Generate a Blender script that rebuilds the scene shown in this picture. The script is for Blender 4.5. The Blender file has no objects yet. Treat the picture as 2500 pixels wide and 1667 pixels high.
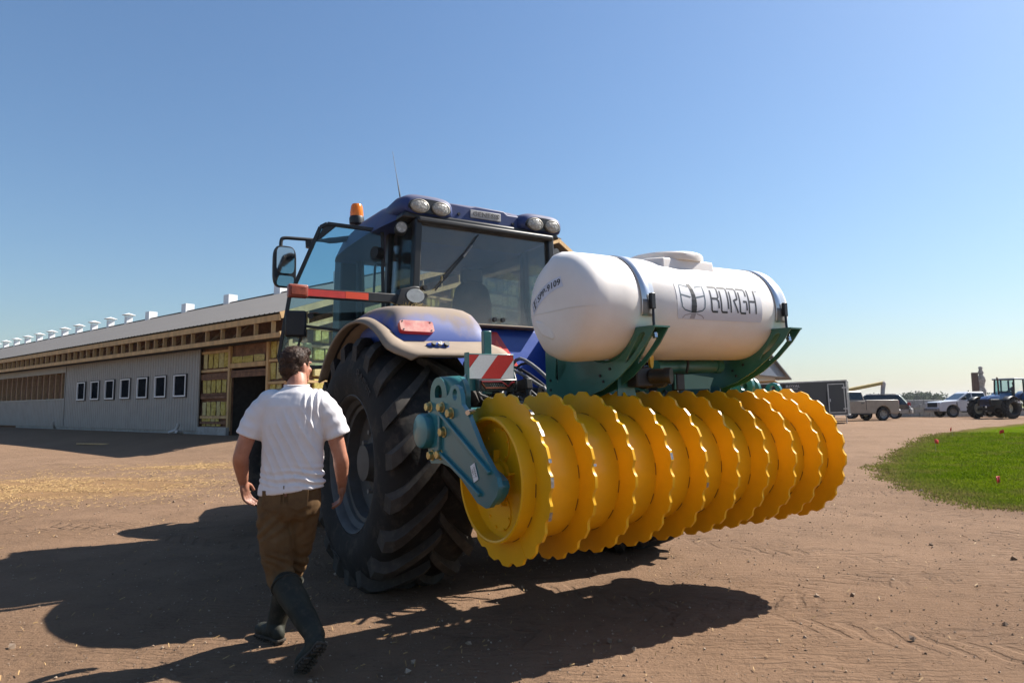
import bpy, bmesh, math, random
import numpy as np
from mathutils import Vector, Matrix, noise as mnoise
from math import sin, cos, pi, radians, sqrt, atan2

SC = bpy.context.scene
COL = SC.collection

# ------------------------------------------------------------------ camera
PITCH, ROLL, FPX, CAMH = 0.0995, -0.0084, 1620.0, 1.42
cd = bpy.data.cameras.new('camera')
cd.sensor_width = 36.0
cd.lens = FPX / 2500.0 * 36.0
cd.clip_start = 0.05
cd.clip_end = 9000.0
cam = bpy.data.objects.new('camera', cd)
COL.objects.link(cam)
_r0 = Vector((1, 0, 0)); _u0 = Vector((0, -sin(PITCH), cos(PITCH))); _fw = Vector((0, cos(PITCH), sin(PITCH)))
_R = _r0 * cos(ROLL) + _u0 * sin(ROLL); _U = -_r0 * sin(ROLL) + _u0 * cos(ROLL)
cam.matrix_world = Matrix(((_R.x, _U.x, -_fw.x, 0), (_R.y, _U.y, -_fw.y, 0), (_R.z, _U.z, -_fw.z, CAMH), (0, 0, 0, 1)))
SC.camera = cam

# ------------------------------------------------------------------ sky and sun
SUN_AZ, SUN_EL = radians(65.0), radians(46.3)
world = bpy.data.worlds.new('World'); SC.world = world
world.use_nodes = True
wn = world.node_tree.nodes; wl = world.node_tree.links
wn.clear()
wo = wn.new('ShaderNodeOutputWorld'); wb = wn.new('ShaderNodeBackground'); ws = wn.new('ShaderNodeTexSky')
ws.sky_type = 'NISHITA'
ws.sun_disc = False
ws.sun_elevation = SUN_EL
ws.sun_rotation = SUN_AZ
ws.altitude = 0.0
ws.air_density = 1.45
ws.dust_density = 0.9
ws.ozone_density = 8.0
wb.inputs['Strength'].default_value = 0.061
wl.new(ws.outputs[0], wb.inputs[0]); wl.new(wb.outputs[0], wo.inputs[0])

sd = bpy.data.lights.new('sun', 'SUN')
sd.energy = 5.0
sd.angle = radians(0.53)
sd.color = (1.0, 0.94, 0.86)
sun = bpy.data.objects.new('sun', sd); COL.objects.link(sun)
_sdir = Vector((sin(SUN_AZ) * cos(SUN_EL), cos(SUN_AZ) * cos(SUN_EL), sin(SUN_EL)))
sun.rotation_euler = _sdir.to_track_quat('Z', 'Y').to_euler()
sun.location = _sdir * 60

SC.render.engine = 'CYCLES'
SC.view_settings.view_transform = 'Standard'
SC.view_settings.look = 'None'
SC.view_settings.exposure = 1.12
SC.view_settings.gamma = 1.0
SC.view_settings.use_curve_mapping = False
SC.cycles.max_bounces = 8
SC.cycles.transparent_max_bounces = 16
SC.cycles.use_denoising = True

RND = random.Random(7)

# ------------------------------------------------------------------ materials
class NT:
    def __init__(s, name):
        s.m = bpy.data.materials.new(name); s.m.use_nodes = True
        s.t = s.m.node_tree; s.t.nodes.clear()
        s.out = s.t.nodes.new('ShaderNodeOutputMaterial')
    def n(s, typ, **kw):
        nd = s.t.nodes.new(typ)
        for k, v in kw.items():
            if k[0] == '_': setattr(nd, k[1:], v)
        for k, v in kw.items():
            if k[0] != '_': s.set(nd.inputs[k.replace('__', ' ')], v)
        return nd
    def set(s, inp, v):
        if isinstance(v, bpy.types.NodeSocket): s.t.links.new(v, inp)
        elif isinstance(v, (tuple, list)) and len(v) == 3 and inp.type == 'RGBA': inp.default_value = (*v, 1)
        else: inp.default_value = v
    def pos(s, scale=(1, 1, 1), rot=(0, 0, 0), kind='Object'):
        tc = s.n('ShaderNodeTexCoord')
        mp = s.n('ShaderNodeMapping'); s.t.links.new(tc.outputs[kind], mp.inputs[0])
        mp.inputs['Scale'].default_value = scale; mp.inputs['Rotation'].default_value = rot
        return mp.outputs[0]
    def noise(s, scale, detail=4, rough=.55, vec=None, dist=0):
        nd = s.n('ShaderNodeTexNoise', Scale=scale, Detail=detail, Roughness=rough, Distortion=dist)
        s.t.links.new(vec if vec is not None else s.pos(), nd.inputs['Vector'])
        return nd.outputs[0]
    def voro(s, scale, vec=None, feature='F1', out=0):
        nd = s.n('ShaderNodeTexVoronoi', Scale=scale, _feature=feature)
        s.t.links.new(vec if vec is not None else s.pos(), nd.inputs['Vector'])
        return nd.outputs[out]
    def math(s, op, a, b=0.0, clamp=False):
        nd = s.n('ShaderNodeMath', _operation=op, _use_clamp=clamp)
        s.set(nd.inputs[0], a); s.set(nd.inputs[1], b)
        return nd.outputs[0]
    def step(s, v, lo, hi):
        nd = s.n('ShaderNodeMapRange', _clamp=True, _interpolation_type='SMOOTHSTEP')
        s.set(nd.inputs[0], v); nd.inputs[1].default_value = lo; nd.inputs[2].default_value = hi
        return nd.outputs[0]
    def mix(s, f, a, b, mode='MIX'):
        nd = s.n('ShaderNodeMix', _data_type='RGBA', _blend_type=mode)
        s.set(nd.inputs[0], f); s.set(nd.inputs[6], a); s.set(nd.inputs[7], b)
        return nd.outputs[2]
    def sep(s, v):
        nd = s.n('ShaderNodeSeparateXYZ'); s.t.links.new(v, nd.inputs[0]); return nd.outputs
    def nrm(s):
        return s.n('ShaderNodeNewGeometry').outputs['Normal']
    def wpos(s):
        return s.n('ShaderNodeNewGeometry').outputs['Position']
    def bump(s, h, strength=.3, dist=.01, prev=None):
        nd = s.n('ShaderNodeBump', Strength=strength, Distance=dist, Height=h)
        if prev is not None: s.t.links.new(prev, nd.inputs['Normal'])
        return nd.outputs[0]
    def bsdf(s, col, rough=.5, metal=0.0, normal=None, spec=.5, **kw):
        b = s.n('ShaderNodeBsdfPrincipled')
        s.set(b.inputs['Base Color'], col); s.set(b.inputs['Roughness'], rough); s.set(b.inputs['Metallic'], metal)
        s.set(b.inputs['Specular IOR Level'], spec)
        for k, v in kw.items(): s.set(b.inputs[k.replace('__', ' ')], v)
        if normal is not None: s.t.links.new(normal, b.inputs['Normal'])
        return b.outputs[0]
    def done(s, sh):
        s.t.links.new(sh, s.out.inputs[0]); return s.m

def scl(c, k): return tuple(min(1, x * k) for x in c)

def pbr(name, col, rough=.5, metal=0.0, var=.15, nscale=6.0, bump=.0, bscale=60.0, dust=0.0, dustcol=(.30, .24, .18), dlo=.15, dhi=.75,
        spec=.5, dirt=0.0, dirtcol=(.12, .09, .065), coat=0.0, stretch=(1, 1, 1)):
    t = NT(name)
    p = t.pos(scale=stretch)
    n1 = t.noise(nscale, 5, .6, p)
    c = t.mix(t.step(n1, .3, .7), scl(col, 1 - var), scl(col, 1 + var))
    r = t.math('ADD', t.math('MULTIPLY', n1, .18), rough - .09)
    if dirt > 0:
        n2 = t.noise(nscale * 2.7, 6, .65, p)
        f = t.math('MULTIPLY', t.step(n2, .48, .72), dirt)
        c = t.mix(f, c, dirtcol)
    if dust > 0:
        nz = t.sep(t.nrm())[2]
        n3 = t.noise(nscale * 1.6, 5, .6, p)
        f = t.math('MULTIPLY', t.step(t.math('ADD', nz, t.math('MULTIPLY', t.math('SUBTRACT', n3, .5), .9 if dlo < .5 else .25)), dlo, dhi), dust)
        f = t.math('ADD', f, t.math('MULTIPLY', t.step(n3, .5, .8), dust * (.25 if dlo < .5 else .10)), True)
        c = t.mix(f, c, dustcol)
        r = t.math('ADD', r, t.math('MULTIPLY', f, .4), True)
    nm = None
    if bump > 0:
        nm = t.bump(t.noise(bscale, 4, .6, p), bump, .01)
    kw = {}
    if coat > 0: kw = {'Coat__Weight': coat, 'Coat__Roughness': .08}
    return t.done(t.bsdf(c, r, metal, nm, spec, **kw))

def glassmat(name, tint, dirt=.05, dirtcol=(.45, .42, .38), refl=.06, dscale=3.0, low=0.0):
    t = NT(name)
    tr = t.n('ShaderNodeBsdfTransparent', Color=tint).outputs[0]
    gl = t.n('ShaderNodeBsdfGlossy', Color=(1, 1, 1), Roughness=.02).outputs[0]
    fr = t.n('ShaderNodeFresnel', IOR=1.45).outputs[0]
    m1 = t.n('ShaderNodeMixShader'); t.set(m1.inputs[0], t.math('ADD', t.math('MULTIPLY', fr, .9), refl * .2, True))
    t.t.links.new(tr, m1.inputs[1]); t.t.links.new(gl, m1.inputs[2])
    p = t.pos()
    n = t.noise(dscale, 6, .65, p); n2 = t.noise(dscale * 30, 3, .6, p)
    f = t.math('MULTIPLY', t.math('ADD', t.step(n, .25, .8), t.math('MULTIPLY', t.step(n2, .62, .75), .2)), dirt, True)
    if low > 0:
        z = t.sep(p)[2]
        f = t.math('ADD', f, t.math('MULTIPLY', t.step(z, .35, -.02), low), True)
    df = t.bsdf(dirtcol, .9)
    m2 = t.n('ShaderNodeMixShader'); t.set(m2.inputs[0], f)
    t.t.links.new(m1.outputs[0], m2.inputs[1]); t.t.links.new(df, m2.inputs[2])
    return t.done(m2.outputs[0])

# ------------------------------------------------------------------ mesh builder
def basis(ax):
    ax = Vector(ax).normalized()
    a = ax.orthogonal().normalized()
    return a, ax.cross(a), ax

class MB:
    def __init__(s): s.v = []; s.f = []
    def add(s, vs, fs):
        o = len(s.v); s.v += [tuple(v) for v in vs]; s.f += [[i + o for i in f] for f in fs]; return s
    def box(s, c, d, R=None, taper=1.0):
        h = [x / 2 for x in d]; vs = []
        for z in (-1, 1):
            k = taper if z > 0 else 1
            for x, y in ((-1, -1), (1, -1), (1, 1), (-1, 1)):
                p = Vector((x * h[0] * k, y * h[1] * k, z * h[2]))
                if R is not None: p = R @ p
                vs.append(p + Vector(c))
        return s.add(vs, [[3, 2, 1, 0], [4, 5, 6, 7], [0, 1, 5, 4], [1, 2, 6, 5], [2, 3, 7, 6], [3, 0, 4, 7]])
    def bar(s, p0, p1, w, h, up=(0, 0, 1)):
        p0 = Vector(p0); p1 = Vector(p1); d = (p1 - p0).normalized()
        x = d.cross(Vector(up)); x = x.normalized() if x.length > 1e-6 else d.orthogonal().normalized()
        z = x.cross(d); vs = []
        for p in (p0, p1):
            for a, b in ((-1, -1), (1, -1), (1, 1), (-1, 1)): vs.append(p + x * a * w / 2 + z * b * h / 2)
        return s.add(vs, [[3, 2, 1, 0], [4, 5, 6, 7], [0, 1, 5, 4], [1, 2, 6, 5], [2, 3, 7, 6], [3, 0, 4, 7]])
    def cyl(s, p0, p1, r0, r1=None, n=16, cap=True):
        r1 = r0 if r1 is None else r1
        p0 = Vector(p0); p1 = Vector(p1); a, b, _ = basis(p1 - p0); vs = []
        for p, r in ((p0, r0), (p1, r1)):
            for i in range(n):
                t = 2 * pi * i / n; vs.append(p + (a * cos(t) + b * sin(t)) * r)
        fs = [[i, (i + 1) % n, n + (i + 1) % n, n + i] for i in range(n)]
        if cap: fs += [list(range(n))[::-1], [n + i for i in range(n)]]
        return s.add(vs, fs)
    def lathe(s, prof, c=(0, 0, 0), ax=(1, 0, 0), n=48, closed=False, scale=(1, 1), cap0=True):
        """prof: [(h along axis, r)]"""
        ax = Vector(ax).normalized(); c = Vector(c)
        if abs(ax.x) > .9: a, b = Vector((0, 1, 0)), Vector((0, 0, 1)) * (1 if ax.x > 0 else -1)
        elif abs(ax.z) > .9: a, b = Vector((1, 0, 0)), Vector((0, 1, 0))
        else: a, b, _ = basis(ax)
        vs = []; m = len(prof)
        for h, r in prof:
            for i in range(n):
                t = 2 * pi * i / n; vs.append(c + ax * h + (a * cos(t) * scale[0] + b * sin(t) * scale[1]) * r)
        fs = []
        for j in range(m if closed else m - 1):
            k = (j + 1) % m
            for i in range(n): fs.append([j * n + i, j * n + (i + 1) % n, k * n + (i + 1) % n, k * n + i])
        if not closed:
            if cap0 and prof[0][1] > 1e-5: fs.append(list(range(n))[::-1])
            if prof[-1][1] > 1e-5: fs.append([(m - 1) * n + i for i in range(n)])
        return s.add(vs, fs)
    def tube(s, pts, r, n=8, cap=True):
        pts = [Vector(p) for p in pts]; rs = r if isinstance(r, (list, tuple)) else [r] * len(pts)
        t0 = (pts[1] - pts[0]).normalized(); a = t0.orthogonal().normalized(); vs = []
        for i, p in enumerate(pts):
            t = (pts[min(i + 1, len(pts) - 1)] - pts[max(i - 1, 0)]).normalized()
            a = (a - t * a.dot(t)); a = a.normalized() if a.length > 1e-6 else t.orthogonal().normalized()
            b = t.cross(a)
            for k in range(n):
                q = 2 * pi * k / n; vs.append(p + (a * cos(q) + b * sin(q)) * rs[i])
        fs = []
        for j in range(len(pts) - 1):
            for k in range(n): fs.append([j * n + k, j * n + (k + 1) % n, (j + 1) * n + (k + 1) % n, (j + 1) * n + k])
        if cap: fs += [list(range(n))[::-1], [(len(pts) - 1) * n + k for k in range(n)]]
        return s.add(vs, fs)
    def prism(s, poly, o, eu, ev, ew, th):
        """poly in (u,v), extruded th along ew from o"""
        o, eu, ev, ew = map(Vector, (o, eu, ev, ew)); n = len(poly)
        vs = [o + eu * u + ev * v for u, v in poly] + [o + eu * u + ev * v + ew * th for u, v in poly]
        fs = [list(range(n))[::-1], [n + i for i in range(n)]] + [[i, (i + 1) % n, n + (i + 1) % n, n + i] for i in range(n)]
        return s.add(vs, fs)
    def grid(s, rows, close=False):
        m, n = len(rows), len(rows[0]); vs = [p for r in rows for p in r]; fs = []
        for j in range(m - 1):
            for i in range(n if close else n - 1):
                k = (i + 1) % n
                fs.append([j * n + i, j * n + k, (j + 1) * n + k, (j + 1) * n + i])
        return s.add(vs, fs)
    def loft(s, rings):
        n = len(rings[0]); s.grid(rings, True); o = len(s.v) - n * len(rings)
        s.f += [[o + i for i in range(n)][::-1], [o + (len(rings) - 1) * n + i for i in range(n)]]
        return s
    def ellipsoid(s, c, r, n=16, m=10, R=None):
        rows = []
        for j in range(m + 1):
            ph = -pi / 2 + pi * j / m; row = []
            for i in range(n):
                t = 2 * pi * i / n; p = Vector((r[0] * cos(ph) * cos(t), r[1] * cos(ph) * sin(t), r[2] * sin(ph)))
                if R is not None: p = R @ p
                row.append(p + Vector(c))
            rows.append(row)
        return s.grid(rows, True)
    def mesh(s, name, smooth=None, fix=True, merge=0):
        me = bpy.data.meshes.new(name); me.from_pydata(s.v, [], s.f); me.update()
        if fix or merge:
            bm = bmesh.new(); bm.from_mesh(me)
            if merge: bmesh.ops.remove_doubles(bm, verts=bm.verts, dist=merge)
            if fix: bmesh.ops.recalc_face_normals(bm, faces=bm.faces)
            bm.to_mesh(me); bm.free()
        if smooth is not None:
            me.polygons.foreach_set('use_smooth', [True] * len(me.polygons))
            me.set_sharp_from_angle(angle=radians(smooth))
        return me
    def build(s, name, mat, parent=None, smooth=None, bevel=0, seg=2, fix=True, merge=0):
        me = s.mesh(name, smooth, fix, merge)
        return mkobj(name, me, mat, parent, bevel, seg)

def mkobj(name, me, mat, parent=None, bevel=0, seg=2):
    o = bpy.data.objects.new(name, me); COL.objects.link(o)
    if mat is not None and not me.materials: me.materials.append(mat)
    if parent is not None: o.parent = parent
    if bevel:
        b = o.modifiers.new('edge', 'BEVEL'); b.width = bevel; b.segments = seg; b.limit_method = 'ANGLE'; b.angle_limit = radians(35)
        b.harden_normals = False
        me.polygons.foreach_set('use_smooth', [True] * len(me.polygons))
        me.set_sharp_from_angle(angle=radians(30))
    return o

def empty(name, loc=(0, 0, 0), rot=(0, 0, 0), parent=None):
    o = bpy.data.objects.new(name, None); COL.objects.link(o)
    o.location = loc; o.rotation_euler = rot; o.empty_display_size = .2
    if parent is not None: o.parent = parent
    return o

def tag(o, label=None, cat=None, group=None, kind=None):
    if label: o['label'] = label
    if cat: o['category'] = cat
    if group: o['group'] = group
    if kind: o['kind'] = kind
    return o

def inst(src, name=None, loc=None, rot=None, scale=None, parent=None):
    """copy of one mesh object sharing its data"""
    o = src.copy(); COL.objects.link(o)
    if parent is not None: o.parent = parent
    if loc is not None: o.location = loc
    if rot is not None: o.rotation_euler = rot
    if scale is not None: o.scale = scale
    return o

def copy_tree(o, parent=None):
    c = o.copy(); COL.objects.link(c)
    if parent is not None: c.parent = parent
    for ch in list(o.children): copy_tree(ch, c)
    return c

def plate(outlines, th, name='plate'):
    """flat sheet with holes (first outline outer): verts list in (u,v,w) and faces"""
    cu = bpy.data.curves.new(name, 'CURVE'); cu.dimensions = '2D'; cu.fill_mode = 'BOTH'; cu.extrude = th / 2
    for ol in outlines:
        sp = cu.splines.new('POLY'); sp.points.add(len(ol) - 1); sp.use_cyclic_u = True
        for p, q in zip(sp.points, ol): p.co = (q[0], q[1], 0, 1)
    o = bpy.data.objects.new(name, cu); COL.objects.link(o)
    dg = bpy.context.evaluated_depsgraph_get(); me = o.evaluated_get(dg).to_mesh()
    vs = [v.co.copy() for v in me.vertices]; fs = [list(p.vertices) for p in me.polygons]
    o.evaluated_get(dg).to_mesh_clear()
    bpy.data.objects.remove(o); bpy.data.curves.remove(cu)
    return vs, fs

def text_mesh(txt, size, ext=0.0, align='CENTER', space=1.0, res=2):
    cu = bpy.data.curves.new('t', 'FONT'); cu.body = txt; cu.size = size; cu.extrude = ext; cu.align_x = align; cu.align_y = 'CENTER'
    cu.space_character = space; cu.resolution_u = res
    o = bpy.data.objects.new('t', cu); COL.objects.link(o)
    dg = bpy.context.evaluated_depsgraph_get(); me = o.evaluated_get(dg).to_mesh()
    vs = [v.co.copy() for v in me.vertices]; fs = [list(p.vertices) for p in me.polygons]
    o.evaluated_get(dg).to_mesh_clear()
    bpy.data.objects.remove(o); bpy.data.curves.remove(cu)
    return vs, fs

def smooth_poly(pts, k=2):
    for _ in range(k):
        q = []
        for i in range(len(pts)):
            a, b = Vector(pts[i]), Vector(pts[(i + 1) % len(pts)])
            q += [tuple(a * .75 + b * .25), tuple(a * .25 + b * .75)]
        pts = q
    return pts

def catmull(pts, k=6):
    pts = [Vector(p) for p in pts]; out = []
    for i in range(len(pts) - 1):
        p0 = pts[max(i - 1, 0)]; p1 = pts[i]; p2 = pts[i + 1]; p3 = pts[min(i + 2, len(pts) - 1)]
        for j in range(k):
            t = j / k
            out.append(.5 * ((2 * p1) + (p2 - p0) * t + (2 * p0 - 5 * p1 + 4 * p2 - p3) * t * t + (3 * p1 - p0 - 3 * p2 + p3) * t ** 3))
    out.append(pts[-1]); return out

def rrect(a, b, k=.3, n=32):
    sg = lambda v: (1 if v > 0 else -1)
    return [(a * abs(cos(q)) ** k * sg(cos(q)), b * abs(sin(q)) ** k * sg(sin(q))) for q in np.linspace(0, 2 * pi, n, endpoint=False)]

def S(a, b, x):
    t = min(1, max(0, (x - a) / (b - a))); return t * t * (3 - 2 * t)
# ================================================================== SETTING
BB = Vector((-12.22, 26.0)); BD = Vector((-.7848, .6198)); BN = Vector((.6198, .7848))   # barn wall: a base point, along, inward
def gz(x, y):
    z = .42 * S(13, 46, y)
    p = Vector((x, y)) - BB; out = -p.dot(BN); s = p.dot(BD)
    k = S(4.4, .3, out) * S(-14, -7, s)
    z = z * (1 - k) + .5 * k
    r = sqrt(x * x + y * y)
    if r < 60 and k < .95:
        a = S(4, 14, r) * (1 - k)
        z += a * .05 * mnoise.noise(Vector((x * .16, y * .16, 3.1))) + a * .02 * mnoise.noise(Vector((x * .5, y * .5, 9.1)))
    if r > 250: z -= (r - 250) * .0006 * 0
    return z

def make_ground():
    ang = list(np.linspace(-62, 62, 420)) + list(np.linspace(66, 294, 58))
    ang = [radians(a) for a in ang]
    rr = [0.0] + list(np.geomspace(.6, 14, 210)) + list(np.geomspace(14.4, 5200, 110))
    m = MB(); n = len(ang)
    for j, r in enumerate(rr):
        for a in ang:
            x, y = r * sin(a), r * cos(a)
            z = gz(x, y) if r < 320 else .42 * S(13, 46, y)
            if 1.5 < r < 14 and abs(a) < 1.2:
                w = S(14, 8, r)
                q = Vector((x * 3.1, y * 3.1, 0.3))
                z += w * (.010 * mnoise.noise(q) + .006 * mnoise.noise(q * 2.9) + .004 * mnoise.noise(Vector((x * 16 + y * 6, y * 15 - x * 3, 1.7))))
            m.v.append((x, y, z))
    for j in range(len(rr) - 1):
        for i in range(n):
            k = (i + 1) % n
            m.f.append([j * n + i, j * n + k, (j + 1) * n + k, (j + 1) * n + i])
    t = NT('dirt_ground')
    p = t.wpos(); X, Y, Z = t.sep(p)
    big = t.noise(.35, 5, .6, p); mid = t.noise(2.2, 6, .62, p); fine = t.noise(28, 6, .7, p); vf = t.noise(140, 3, .6, p)
    c = t.mix(t.step(big, .3, .7), (.190, .126, .084), (.245, .166, .114))
    c = t.mix(t.math('MULTIPLY', t.step(mid, .42, .75), .5), c, (.135, .092, .065))
    c = t.mix(t.math('MULTIPLY', t.step(fine, .52, .75), .55), c, (.098, .066, .046))
    c = t.mix(t.math('MULTIPLY', t.step(vf, .6, .78), .45), c, (.31, .23, .165))
    # paler dusty track towards the yard and the barn
    c = t.mix(t.math('MULTIPLY', t.step(Y, 8, 22), .45), c, (.26, .182, .128))
    # straw stained patches
    def patch(cx, cy, rx, ry, rot):
        dx = t.math('SUBTRACT', X, cx); dy = t.math('SUBTRACT', Y, cy)
        u = t.math('DIVIDE', t.math('ADD', t.math('MULTIPLY', dx, cos(rot)), t.math('MULTIPLY', dy, sin(rot))), rx)
        v = t.math('DIVIDE', t.math('SUBTRACT', t.math('MULTIPLY', dy, cos(rot)), t.math('MULTIPLY', dx, sin(rot))), ry)
        d = t.math('ADD', t.math('MULTIPLY', u, u), t.math('MULTIPLY', v, v))
        d = t.math('ADD', d, t.math('MULTIPLY', t.math('SUBTRACT', mid, .5), 1.3))
        return t.step(d, 1.15, .25)
    pt = t.math('MAXIMUM', patch(-9.0, 12.6, 3.6, 2.2, .0), t.math('MULTIPLY', patch(-7.3, 16.8, 2.6, .8, .15), .7))
    c = t.mix(t.math('MULTIPLY', pt, t.math('ADD', .18, t.math('MULTIPLY', fine, .40))), c, (.34, .205, .075))
    # fields beyond the yard
    far = t.math('ADD', Y, t.math('MULTIPLY', t.math('SUBTRACT', big, .5), 3))
    c = t.mix(t.step(far, 70, 76), c, t.mix(t.noise(.02, 3, .5, p), (.14, .19, .055), (.24, .24, .10)))
    # relief: grains, scuffs in two directions, tyre lug imprints
    sc1 = t.n('ShaderNodeMapping'); t.t.links.new(p, sc1.inputs[0]); sc1.inputs['Rotation'].default_value = (0, 0, .55); sc1.inputs['Scale'].default_value = (3.5, 26, 1)
    scuff = t.noise(1.0, 4, .6, sc1.outputs[0], .6)
    sc2 = t.n('ShaderNodeMapping'); t.t.links.new(p, sc2.inputs[0]); sc2.inputs['Rotation'].default_value = (0, 0, -.5); sc2.inputs['Scale'].default_value = (4, 22, 1)
    lug = t.noise(1.0, 3, .5, sc2.outputs[0], .4)
    lugm = t.step(t.noise(.8, 2, .5, p), .45, .6)
    h = t.math('ADD', t.math('MULTIPLY', fine, .5), t.math('MULTIPLY', scuff, .55))
    h = t.math('ADD', h, t.math('MULTIPLY', t.math('MULTIPLY', t.step(lug, .35, .6), lugm), .35))
    # lug prints pressed in by tractor tyres along a few wheel lines
    for px_, py_, an, wd in ((2.6, 4.3, 2.65, .34), (4.2, 5.6, 2.5, .30), (-3.0, 3.3, .35, .32), (7.0, 12.0, 1.2, .35), (-4.5, 8.5, .25, .35)):
        dx = t.math('SUBTRACT', X, px_); dy = t.math('SUBTRACT', Y, py_); wob = t.math('MULTIPLY', t.math('SUBTRACT', big, .5), .8)
        u = t.math('ADD', t.math('MULTIPLY', dx, cos(an)), t.math('MULTIPLY', dy, sin(an))); v = t.math('ADD', t.math('SUBTRACT', t.math('MULTIPLY', dy, cos(an)), t.math('MULTIPLY', dx, sin(an))), wob)
        av = t.math('ABSOLUTE', v); inb = t.step(av, wd, wd - .07)
        fr_ = t.math('FRACT', t.math('ADD', t.math('MULTIPLY', u, 4.6), t.math('ADD', t.math('MULTIPLY', av, 4.2), t.math('MULTIPLY', t.math('SUBTRACT', mid, .5), 1.2))))
        bar_ = t.math('MULTIPLY', t.step(fr_, .10, .26), t.step(fr_, .62, .46))
        msk = t.math('MULTIPLY', inb, t.step(t.noise(1.1, 3, .6, p), .42, .60))
        h = t.math('SUBTRACT', h, t.math('MULTIPLY', t.math('MULTIPLY', bar_, msk), .42))
        c = t.mix(t.math('MULTIPLY', t.math('MULTIPLY', bar_, msk), .22), c, (.12, .082, .058))
    h = t.math('ADD', h, t.math('MULTIPLY', vf, .18))
    clod = t.voro(22, p); h = t.math('ADD', h, t.math('MULTIPLY', t.math('MULTIPLY', t.step(clod, .35, .05), t.step(mid, .45, .7)), .35))
    nm = t.bump(h, .9, .042)
    c = t.mix(1.0, c, (.885, .825, .755), 'MULTIPLY')
    mat = t.done(t.bsdf(c, .95, 0, nm, .1))
    g = m.build('ground', mat, None, smooth=60, fix=False)
    tag(g, 'brown bare dirt yard with scuffs and scattered straw', kind='structure')
make_ground()

# ---------------- lawn
LAWN = [(6.9, 8.85), (6.25, 9.4), (6.3, 10.3), (6.75, 11.6), (7.2, 13.2), (7.7, 14.4), (8.6, 15.9), (9.5, 17.3), (11.9, 20.6), (15.1, 25.1), (18.7, 28.9),
        (22.9, 32.8), (28.0, 36.5), (40, 40), (46, 30), (30, 14), (16, 9.2), (10, 8.5)]
def inpoly(x, y, P):
    c = False; j = len(P) - 1
    for i in range(len(P)):
        if (P[i][1] > y) != (P[j][1] > y) and x < (P[j][0] - P[i][0]) * (y - P[i][1]) / (P[j][1] - P[i][1]) + P[i][0]: c = not c
        j = i
    return c
def polydist(x, y, P):
    d = 1e9
    for i in range(len(P)):
        ax, ay = P[i]; bx, by = P[(i + 1) % len(P)]; dx, dy = bx - ax, by - ay
        t = max(0, min(1, ((x - ax) * dx + (y - ay) * dy) / (dx * dx + dy * dy)))
        d = min(d, (x - ax - t * dx) ** 2 + (y - ay - t * dy) ** 2)
    return sqrt(d)
def lawnd(x, y):
    """signed depth inside the lawn with a ragged border"""
    d = polydist(x, y, LAWN) * (1 if inpoly(x, y, LAWN) else -1)
    return d + .35 * mnoise.noise(Vector((x * .7, y * .7, 5))) + .18 * mnoise.noise(Vector((x * 2.3, y * 2.3, 2)))
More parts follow.
